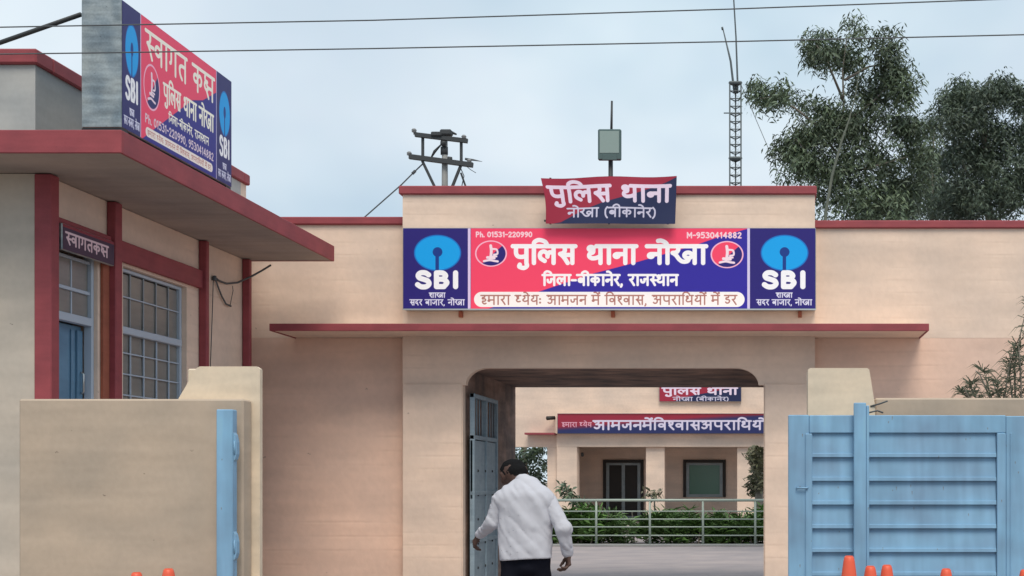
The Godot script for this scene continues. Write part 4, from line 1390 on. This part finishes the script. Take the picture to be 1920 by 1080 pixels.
func build_trees() -> void:
	var twig := twig_mesh(20, 0.115, 0.0155, 0.5, 0.16, 2)
	var t := thing("eucalyptus_tree", "tall airy tree with a pale leaning trunk behind the gatehouse, nearest the mast", "tree", at(1542, 0, 24.0) * Vector3(1, 0, 1), "")
	var s := begin()
	limb(s, [[1538, 1050], [1542, 600], [1548, 400], [1560, 330], [1578, 265], [1592, 225], [1604, 178], [1612, 130]], 22.95, 0.042, 0.005, t.position)
	part("trunk", s, M.pale_bark, t)
	s = begin()
	for l in [[[1578, 265], [1582, 190], [1580, 130], [1588, 70]], [[1592, 225], [1640, 190], [1680, 150]], [[1560, 330], [1520, 300], [1490, 270]], [[1570, 290], [1530, 235], [1490, 205], [1450, 185], [1425, 190]], [[1582, 190], [1550, 120], [1530, 95]], [[1560, 330], [1620, 320], [1700, 300]], [[1592, 225], [1630, 240], [1660, 230]], [[1584, 150], [1630, 120], [1665, 110]]]:
		limb(s, l, 24.0, 0.028, 0.008, t.position, rng.randf_range(-0.5, 0.5))
	part("branches", s, M.bark, t)
	leaf_cloud("crown", [
		[1583, 66, 34, 24, 1.1], [1540, 84, 36, 26, 1.1], [1528, 112, 24, 22, 1.1], [1590, 100, 50, 34, 1.2], [1640, 100, 44, 40, 1.1], [1672, 140, 40, 46, 1.2], [1694, 190, 34, 50, 1.2], [1640, 165, 50, 40, 1.1], [1548, 128, 22, 18, 0.9],
		[1440, 178, 40, 30, 1.3], [1432, 152, 20, 17, 1.0], [1462, 195, 22, 24, 0.9], [1492, 166, 18, 7, 1.0], [1504, 196, 20, 14, 0.6],
		[1555, 212, 60, 32, 1.3], [1620, 222, 60, 44, 1.2], [1692, 240, 44, 44, 1.2], [1500, 262, 52, 32, 1.2], [1560, 272, 66, 44, 1.3], [1480, 290, 36, 24, 1.0],
		[1498, 315, 46, 40, 1.2], [1560, 340, 70, 52, 1.2], [1640, 305, 70, 50, 1.1], [1620, 380, 90, 42, 1.3], [1690, 345, 56, 56, 1.2], [1725, 290, 34, 60, 0.9], [1455, 340, 18, 8, 0.7], [1600, 440, 120, 40, 1.0],
	], 24.0, 0.9, 114.0, twig, M.leaf, t, 61)
	var t2 := thing("broad_tree", "broad dark tree behind the right wing, cut by the right edge", "tree", at(1860, 0, 27.0) * Vector3(1, 0, 1))
	s = begin()
	limb(s, [[1862, 1030], [1860, 600], [1855, 420], [1850, 330], [1846, 240]], 27.0, 0.13, 0.05, t2.position)
	part("trunk", s, M.bark, t2)
	s = begin()
	for l in [[[1855, 400], [1810, 330], [1780, 260]], [[1852, 350], [1900, 280], [1930, 230]], [[1848, 280], [1830, 210], [1845, 160]], [[1855, 420], [1920, 380], [1960, 340]]]:
		limb(s, l, 27.0, 0.035, 0.012, t2.position, rng.randf_range(-0.6, 0.6))
	part("branches", s, M.bark, t2)
	leaf_cloud("crown", [
		[1850, 160, 46, 26, 1.1], [1806, 172, 40, 30, 1.1], [1780, 205, 34, 34, 1.1], [1890, 185, 44, 44, 1.2], [1840, 220, 70, 48, 1.2], [1905, 255, 60, 60, 1.2], [1785, 255, 38, 40, 1.1], [1835, 290, 76, 54, 1.2], [1900, 350, 80, 60, 1.2],
		[1850, 375, 70, 48, 1.2], [1790, 330, 44, 50, 1.0], [1800, 395, 60, 40, 1.0], [1960, 240, 60, 80, 1.0], [1970, 350, 60, 60, 1.0], [1900, 440, 120, 40, 1.0],
	], 27.0, 1.2, 120.0, twig, M.leaf_dark, t2, 71)
	var t3 := thing("thin_tree", "sparse bluish tree filling the gap between the airy tree and the broad dark tree", "tree", at(1755, 0, 31.0) * Vector3(1, 0, 1))
	s = begin()
	limb(s, [[1757, 1010], [1755, 600], [1750, 420], [1748, 320], [1752, 240]], 31.0, 0.045, 0.015, t3.position)
	part("trunk", s, M.bark, t3)
	leaf_cloud("crown", [[1752, 235, 32, 34, 0.9], [1745, 290, 44, 44, 1.0], [1738, 340, 50, 44, 1.1], [1790, 350, 50, 50, 0.9], [1760, 400, 80, 40, 1.1], [1700, 390, 60, 36, 1.0], [1650, 395, 60, 30, 1.0]], 31.0, 1.2, 105.0, twig, M.leaf_dark, t3, 83)
	# feathery young plant behind the right boundary wall
	var p := thing("feathery_shrub", "feathery thin-leaved shrub rising behind the right front wall", "shrub", at(1900, 0, 11.0) * Vector3(1, 0, 1))
	s = begin()
	var n := RandomNumberGenerator.new()
	n.seed = 31
	var needles := begin()
	for l in [[[1903, 1000], [1906, 760], [1905, 690], [1918, 625], [1935, 560]], [[1900, 1000], [1900, 760], [1893, 700], [1905, 640]], [[1896, 1000], [1880, 770], [1890, 700], [1896, 665]], [[1905, 1000], [1915, 760], [1912, 690], [1908, 650]],
			[[1880, 800], [1860, 745], [1845, 700], [1840, 690]], [[1870, 800], [1835, 752], [1822, 725], [1824, 712]], [[1850, 800], [1810, 742], [1800, 730]], [[1900, 800], [1930, 720], [1950, 660]], [[1890, 780], [1873, 735], [1868, 712]]]:
		limb(s, l, 11.0, 0.012, 0.004, p.position, n.randf_range(-0.3, 0.3))
		for k in 95:
			var f: float = n.randf() * (l.size() - 1.01)
			if int(f) == 0 and l.size() > 4:
				continue
			var a: Vector3 = at(l[int(f)][0], l[int(f)][1], 11.0)
			var c: Vector3 = at(l[int(f) + 1][0], l[int(f) + 1][1], 11.0)
			var q := a.lerp(c, fposmod(f, 1.0)) - p.position
			if q.y < 1.7:
				continue
			var d := Vector3(n.randf_range(-1, 1), n.randf_range(-0.1, 0.7), n.randf_range(-0.8, 0.8)).normalized()
			var ln := n.randf_range(0.07, 0.20)
			var w := d.cross(Vector3.BACK).normalized() * 0.0035
			var m1 := q + d * ln * 0.55
			var tip := q + d * ln + Vector3(0, -ln * 0.45, 0)
			tri(needles, q - w, q + w, m1 + w, Vector3.BACK)
			tri(needles, q - w, m1 + w, m1 - w, Vector3.BACK)
			tri(needles, m1 - w, m1 + w, tip, Vector3.BACK)
	part("stem", s, M.bark, p)
	var nd := part("leaves", needles, M.leaf_plain, p) if M.has("leaf_plain") else part("leaves", needles, mat(lin(0.085, 0.10, 0.065), 0.7), p)
	nd.set_meta("kind", "stuff")

func board(called: String, label: String, category: String, lo: Vector3, hi: Vector3, tex: Texture2D, facing: String, rough := 0.4, crop := 1.0) -> Node3D:
	# a shallow metal box with a printed face; facing "z" towards the street, "x" to the right
	var o := thing(called, label, category, Vector3((lo.x + hi.x) / 2, lo.y, (lo.z + hi.z) / 2))
	var a := lo - o.position
	var c := hi - o.position
	var st := begin()
	box(st, a, c, 0.006)
	part("case", st, M.zinc if facing == "x" else M.board_side, o)
	st = begin()
	if facing == "z":
		uvquad(st, Vector3(a.x + 0.008, c.y - 0.008, c.z + 0.003), Vector3(c.x - 0.008, c.y - 0.008, c.z + 0.003), Vector3(c.x - 0.008, a.y + 0.008, c.z + 0.003), Vector3(a.x + 0.008, a.y + 0.008, c.z + 0.003), Vector2.ZERO, Vector2(1, crop))
	else:
		uvquad(st, Vector3(c.x + 0.003, c.y - 0.006, c.z - 0.006), Vector3(c.x + 0.003, c.y - 0.006, a.z + 0.006), Vector3(c.x + 0.003, a.y + 0.006, a.z + 0.006), Vector3(c.x + 0.003, a.y + 0.006, c.z - 0.006))
	part("printed_face", st, print_mat(tex, rough), o)
	return o

func build_boards() -> void:
	var z := 14.72
	var o := board("sign_board", "long pink and blue name board with bank panels at both ends above the gateway", "sign", Vector3(at(755, 0, z).x, at(0, 580, z).y, -14.895), Vector3(at(1530, 0, z).x, at(0, 427, z).y, -z), main_board(), "z")
	var b := o.position
	var st := begin()
	box(st, Vector3(at(755, 0, z).x, at(0, 581.5, z).y, -z + 0.012) - b, Vector3(at(1530, 0, z).x, at(0, 579, z).y, -z + 0.0035) - b)
	part("edge_trim", st, M.steel, o)
	st = begin()
	for x in [858, 1146, 1500]:
		box(st, Vector3(at(x - 3, 0, z).x, at(0, 592, z).y, -14.84) - b, Vector3(at(x + 4, 0, z).x, at(0, 580.5, z).y, -14.895) - b, 0.004)
	part("bracket", st, M.rust, o)
	# flex banner, pulled slightly out of shape
	z = 14.60
	var ban := thing("banner", "small maroon and navy banner tied across the coping above the long name board", "banner", Vector3(at(1142, 0, z).x, at(0, 420, z).y, -z))
	st = begin()
	st.set_smooth_group(0)
	var corner := [at(1014, 334, z), at(1269, 330, z), at(1266, 420, z), at(1023, 419, z)]
	var N := 12
	var grid := []
	for i in N + 1:
		var rowp := []
		for k in 7:
			var u := float(i) / N
			var v := k / 6.0
			var p: Vector3 = corner[0].lerp(corner[1], u).lerp(corner[3].lerp(corner[2], u), v)
			p += Vector3(sin(v * PI) * (0.025 * (1.0 - u)), -0.012 * sin(u * PI * 3.0) * (1.0 - v), 0.010 * sin(u * 9.0 + v * 4.0))
			rowp.append(p - ban.position)
		grid.append(rowp)
	for i in N:
		for k in 6:
			uvquad(st, grid[i][k], grid[i + 1][k], grid[i + 1][k + 1], grid[i][k + 1], Vector2(float(i) / N, k / 6.0), Vector2(float(i + 1) / N, (k + 1) / 6.0))
	var bt := banner_print()
	part("printed_flex", st, print_mat(bt, 0.5), ban)
	st = begin()
	for y in [338.0, 412.0]:
		box(st, at(1020, y, z + 0.03) - ban.position, at(1262, y + 4, z + 0.06) - ban.position)
	for x in [1030.0, 1140.0, 1250.0]:
		box(st, at(x, 420, z + 0.061) - ban.position, at(x + 4, 334, z + 0.085) - ban.position)
		box(st, at(x, 372, z + 0.086) - ban.position, at(x + 4, 368, 14.86) - ban.position)
	part("frame", st, M.iron, ban)
	# reception board on the roof edge
	var s := board("sign_board", "tall-lettered pink and blue reception board standing on the roof edge at the left", "sign", Vector3(-5.19, 4.185, -11.77), Vector3(-4.885, 5.165, -9.75), side_board(), "x")
	st = begin()
	box(st, Vector3(-0.155, -0.024, 1.0), Vector3(0.15, -0.002, 0.9))
	box(st, Vector3(-0.155, -0.024, -0.9), Vector3(0.15, -0.002, -1.0))
	part("foot", st, M.iron, s)
	st = begin()
	smooth_tube(st, [at(152, 27, 9.9) - s.position, at(0, 80, 10.0) - s.position, at(-160, 137, 10.2) - s.position, Vector3(-7.6, 4.17, -10.9) - s.position], [0.018], 8)
	part("stay", st, M.iron, s)
	# plaque over the reception door
	board("door_plaque", "small dark plaque with white lettering over the reception door", "sign", Vector3(-5.785, 3.395, -11.36), Vector3(-5.755, 3.615, -10.515), plaque_print(), "x")
	# boards across the courtyard
	board("frieze_board", "long red to blue slogan board on the verandah front across the courtyard", "sign", Vector3(at(1045, 0, 36.5).x, at(0, 813, 36.5).y, -36.595), Vector3(at(1546, 0, 36.5).x, at(0, 775, 36.5).y, -36.5), frieze_print(), "z")
	board("courtyard_banner", "maroon and navy banner high on the station building, half hidden by the gateway lintel", "sign", Vector3(at(1236, 0, 36.8).x, at(0, 753, 36.8).y, -36.89), Vector3(at(1390, 0, 36.8).x, at(0, 720, 36.8).y, -36.8), bt, "z", 0.5, 0.87)

func build_poles() -> void:
	# floodlight on a roof pole
	var z := 16.4
	var f := thing("floodlight", "square greenish floodlight on a thin roof pole behind the small banner", "lamp", Vector3(at(1145, 0, z).x, 4.77, -z))
	var b := f.position
	var st := begin()
	smooth_tube(st, [Vector3(0, 0, 0), Vector3(0, at(0, 300, z).y - b.y, 0)], [0.03], 10)
	smooth_tube(st, [Vector3(0.005, at(0, 250, z).y - b.y, -0.03), Vector3(0.012, at(0, 188, z).y - b.y, -0.03)], [0.017, 0.013], 8)
	part("pole", st, M.iron, f)
	st = begin()
	box(st, Vector3(at(1122.5, 0, z).x - b.x, at(0, 303, z).y - b.y, 0.085), Vector3(at(1166, 0, z).x - b.x, at(0, 245, z).y - b.y, 0.03), 0.014)
	var hs := part("housing", st, M.lamp_body, f)
	st = begin()
	box(st, Vector3(at(1126, 0, z).x - b.x, at(0, 290, z).y - b.y, 0.089), Vector3(at(1162, 0, z).x - b.x, at(0, 249, z).y - b.y, 0.0855), 0.001)
	part("lens", st, M.lamp_glass, hs)
	st = begin()
	box(st, Vector3(at(1131, 0, z).x - b.x, at(0, 303, z).y - b.y, 0.09), Vector3(at(1158, 0, z).x - b.x, at(0, 292, z).y - b.y, 0.0852), 0.002)
	part("gear_cover", st, M.lamp_body, hs)

	# electricity pole with two crossarms
	z = 30.0
	var e := thing("electricity_pole", "concrete electricity pole with two dark crossarms behind the gatehouse", "pole", at(834, 0, z) * Vector3(1, 0, 1))
	b = e.position
	var Q := func(x: float, y: float, dz := 0.0): return at(x, y, z) - b + Vector3(0, 0, dz)
	st = begin()
	smooth_tube(st, [Vector3(0, 0, 0), Q.call(834, 350), Q.call(834, 262)], [0.10, 0.072, 0.065], 10)
	part("pole", st, M.concrete, e)
	var arm := func(called: String, a: Vector3, c: Vector3, w: float, h: float, parent: Node3D = null) -> MeshInstance3D:
		var s := begin()
		var d := (c - a)
		var xf := Transform3D(Basis.looking_at(d.normalized(), Vector3.UP if absf(d.normalized().y) < 0.9 else Vector3.BACK), (a + c) * 0.5)
		box(s, Vector3(-w, -h, -d.length() / 2), Vector3(w, h, d.length() / 2), 0.004, xf)
		return part(called, s, M.iron, parent if parent else e)
	var up: MeshInstance3D = arm.call("crossarm", Q.call(781, 255, 0.12), Q.call(879, 267, 0.12), 0.045, 0.05)
	var low: MeshInstance3D = arm.call("crossarm", Q.call(770, 296, 0.12), Q.call(889, 312, 0.12), 0.05, 0.055)
	arm.call("upright_strut", Q.call(794, 259, 0.06), Q.call(794, 298, 0.06), 0.03, 0.03)
	arm.call("upright_strut", Q.call(866, 268, 0.06), Q.call(866, 308, 0.06), 0.03, 0.03)
	arm.call("brace", Q.call(794, 304, 0.1), Q.call(817, 352, 0.1), 0.03, 0.03)
	arm.call("brace", Q.call(866, 312, 0.1), Q.call(850, 352, 0.1), 0.03, 0.03)
	arm.call("brace", Q.call(865, 325, 0.05), Q.call(876, 356, 0.05), 0.02, 0.02)
	for a in [[779, 246, up], [872, 258, up], [770, 289, low], [882, 303, low]]:
		st = begin()
		lathe(st, Q.call(a[0], a[1] + 9, 0.12), [Vector2(0.015, 0.0), Vector2(0.02, 0.05), Vector2(0.06, 0.06), Vector2(0.045, 0.09), Vector2(0.065, 0.10), Vector2(0.035, 0.14), Vector2(0.0, 0.145)], 10)
		part("insulator", st, M.insulator, a[2])
	st = begin()
	box(st, Q.call(812, 259, 0.22), Q.call(832, 251, 0.02), 0.02)
	box(st, Q.call(828, 257, 0.2), Q.call(850, 246, 0.0), 0.03)
	smooth_tube(st, [Q.call(846, 248), Q.call(856, 252)], [0.04, 0.02], 6)
	part("switch_gear", st, M.iron, e)
	st = begin()
	smooth_tube(st, [Q.call(829, 270, 0.1), Q.call(838, 271, 0.1)], [0.07], 8)
	smooth_tube(st, [Q.call(833, 276), Q.call(833, 290)], [0.088], 8)
	smooth_tube(st, [Q.call(842, 300, 0.1), Q.call(849, 301, 0.1)], [0.06], 8)
	smooth_tube(st, [Q.call(806, 300), Q.call(815, 284), Q.call(830, 268)], [0.012, 0.035, 0.012], 6)
	part("clamp", st, M.iron, e)
	st = begin()
	smooth_tube(st, [Q.call(874, 300, 0.1), Q.call(890, 302, 0.1), Q.call(906, 305, 0.1)], [0.03, 0.022, 0.004], 6)
	smooth_tube(st, [Q.call(872, 310, 0.1), Q.call(884, 320, 0.1), Q.call(894, 326, 0.1)], [0.008], 5)
	smooth_tube(st, [Q.call(866, 318, 0.1), Q.call(872, 332, 0.1), Q.call(868, 350, 0.1)], [0.012], 5)
	part("jumper", st, M.wire, e)
	st = begin()
	smooth_tube(st, [Q.call(794, 306), Q.call(776, 323), Q.call(753, 346), Q.call(686, 405), Q.call(560, 520), Q.call(300, 760)], [0.016], 6)
	smooth_tube(st, [Q.call(779, 320), Q.call(773, 326)], [0.035], 6)
	part("stay_wire", st, M.wire, e)

	# lattice mast with aerials
	z = 38.5                                              # stands on the roof of the station building
	var m := thing("lattice_mast", "slim dark lattice radio mast with two whip aerials beside the trees", "mast", Vector3(at(1379, 0, z).x, 5.4, -z))
	b = m.position
	var w := 10.5 * z / FOCAL
	var yt := at(0, 155, z).y - b.y
	var legs := [Vector3(-w, 0, w * 0.6), Vector3(w, 0, w * 0.6), Vector3(0, 0, -w)]
	for l in legs:
		st = begin()
		smooth_tube(st, [l, l + Vector3(0, yt, 0)], [0.026], 6)
		part("leg", st, M.mast, m)
	var rung := begin()
	for i in 3:
		tube(rung, [legs[i], legs[(i + 1) % 3]], [0.017], 5)
	rung.generate_normals()
	var rm := rung.commit()
	var stepy := 14.3 * z / FOCAL
	var k := 0
	while k * stepy < yt - 0.5:
		var rr := put("rung", rm, M.mast, m)
		rr.position.y = yt - 0.05 - k * stepy
		k += 1
	st = begin()
	for i in 3:
		for q in range(0, int(yt / stepy) - 1):
			var y0 := yt - 0.05 - q * stepy
			tube(st, [legs[i] + Vector3(0, y0, 0), legs[(i + 1) % 3] + Vector3(0, y0 - stepy, 0)], [0.003], 4, false)
	part("lacing", st, M.mast, m)
	st = begin()
	for y in [157.0, 298.0]:
		for i in 3:
			tube(st, [legs[i] + Vector3(0, at(0, y, z).y - b.y, 0), legs[(i + 1) % 3] + Vector3(0, at(0, y, z).y - b.y, 0)], [0.05], 6)
	part("joint_collar", st, M.mast, m)
	var Qm := func(x: float, y: float): return at(x, y, z) - b
	st = begin()
	smooth_tube(st, [Qm.call(1382, 175), Qm.call(1383, 155), Qm.call(1380, 70), Qm.call(1374, -30), Qm.call(1373, -120)], [0.035, 0.03, 0.024, 0.02, 0.012], 7)
	part("aerial", st, M.mast, m)
	st = begin()
	smooth_tube(st, [Qm.call(1377, 175), Qm.call(1374, 150), Qm.call(1370, 115), Qm.call(1355, 52)], [0.03, 0.035, 0.032, 0.016], 7)
	smooth_tube(st, [Qm.call(1355, 56), Qm.call(1354, 51)], [0.035], 6)
	part("aerial", st, M.mast, m)
	st = begin()
	smooth_tube(st, [Qm.call(1357, 212), Qm.call(1392, 212)], [0.018], 6)
	part("cross_rod", st, M.mast, m)
	st = begin()
	smooth_tube(st, [Qm.call(1390, 160), Qm.call(1450, 300), Qm.call(1500, 420), Qm.call(1540, 520)], [0.010], 5)
	part("guy_wire", st, M.wire, m)

func build_wires() -> void:
	for a in [["higher of the two overhead wires crossing the sky", [[-500, 60], [0, 51], [700, 38], [1370, 17], [1920, -3], [2500, -28]]], ["lower of the two overhead wires, passing in front of the reception board", [[-500, 106], [0, 101.5], [225, 98.5], [700, 91], [1370, 78], [1920, 65], [2500, 50]]]]:
		var st := begin()
		var pts := []
		for i in a[1].size():
			pts.append(at(a[1][i][0], a[1][i][1], 8.2))
		var mid: Vector3 = pts[pts.size() / 2]
		for i in pts.size():
			pts[i] -= mid
		smooth_tube(st, pts, [0.0042], 6)
		var o := part("overhead_wire", st, M.wire)
		o.position = mid
		tag(o, a[0], "wire", "overhead wires along the street")
	# loose cable at the corner of the reception building
	var st := begin()
	var w := func(x: float, y: float): return at(x, y, 13980.0 / (1430.0 - x))
	var b: Vector3 = w.call(402, 520)
	smooth_tube(st, [w.call(402, 519) - b, w.call(410, 526) - b, w.call(425, 532) - b, at(445, 530, 14.2) - b, at(470, 519, 14.35) - b, at(490, 508, 14.45) - b, at(508, 497, 14.5) - b], [0.011], 6)
	smooth_tube(st, [w.call(402, 519) - b, w.call(409, 538) - b, w.call(416, 556) - b, w.call(424, 570) - b, w.call(433, 574) - b], [0.010], 6)
	smooth_tube(st, [w.call(431, 575) - b, w.call(437, 545) - b, w.call(436, 536) - b], [0.004], 5)
	smooth_tube(st, [w.call(400, 520) - b, w.call(399, 560) - b, w.call(397, 620) - b, w.call(394, 700) - b], [0.005], 5)
	lathe(st, Vector3(0, -0.03, 0), [Vector2(0.0, 0.05), Vector2(0.022, 0.045), Vector2(0.026, 0.0), Vector2(0.0, -0.01)], 8)
	var o := part("loose_cable", st, M.wire)
	o.position = b
	tag(o, "loose dark cable looped on the cream wall between the last two maroon fins", "cable")

func build_small() -> void:
	# orange cones along the front, only their tops in the picture
	var spots := [[1592, 1042, 8.0, 0.036, "tallest orange road cone, leftmost of those before the blue gate"], [1632, 1061, 8.1, 0.034, "orange road cone second from the left before the blue gate"], [1663, 1059, 8.2, 0.026, "orange road cone with slim tip, third from the left before the blue gate"],
		[1774, 1066, 8.3, 0.026, "orange road cone standing alone before the middle of the blue gate"], [1922, 1068, 8.3, 0.026, "orange road cone at the right edge before the blue gate"], [316, 1066, 8.2, 0.030, "red-orange road cone before the beige wall, nearer the blue post"], [256, 1073, 8.3, 0.028, "red-orange road cone before the beige wall, farther from the blue post"]]
	var proto: Node3D = null
	for s in spots:
		var h: float = at(0, s[1], s[2]).y
		var o: Node3D
		if proto == null:
			o = thing("road_cone", s[4], "traffic cone", Vector3.ZERO, "orange cones along the station front")
			var st := begin()
			lathe(st, Vector3.ZERO, [Vector2(0.20, 0.0), Vector2(0.20, 0.03), Vector2(0.17, 0.04), Vector2(0.145, 0.05), Vector2(0.092, 0.52), Vector2(0.050, 0.86), Vector2(0.036, 0.965), Vector2(0.030, 0.99), Vector2(0.022, 1.0), Vector2(0.018, 0.985), Vector2(0.0, 0.97)], 22)
			part("cone", st, M.orange, o)
			st = begin()
			lathe(st, Vector3.ZERO, [Vector2(0.0895, 0.56), Vector2(0.0725, 0.70)], 22)
			part("reflective_band", st, M.reflect, o)
			st = begin()
			box(st, Vector3(-0.24, 0.005, -0.2), Vector3(0.24, 0.03, 0.2), 0.01)
			part("base", st, M.cone_base, o)
			proto = o
		else:
			o = proto.duplicate()
			o.name = numbered("road_cone")
			add_child(o)
			tag(o, s[4], "traffic cone", "orange cones along the station front")
		o.position = at(s[0], 900, s[2]) * Vector3(1, 0, 1)
		o.scale = Vector3(1, h, 1)
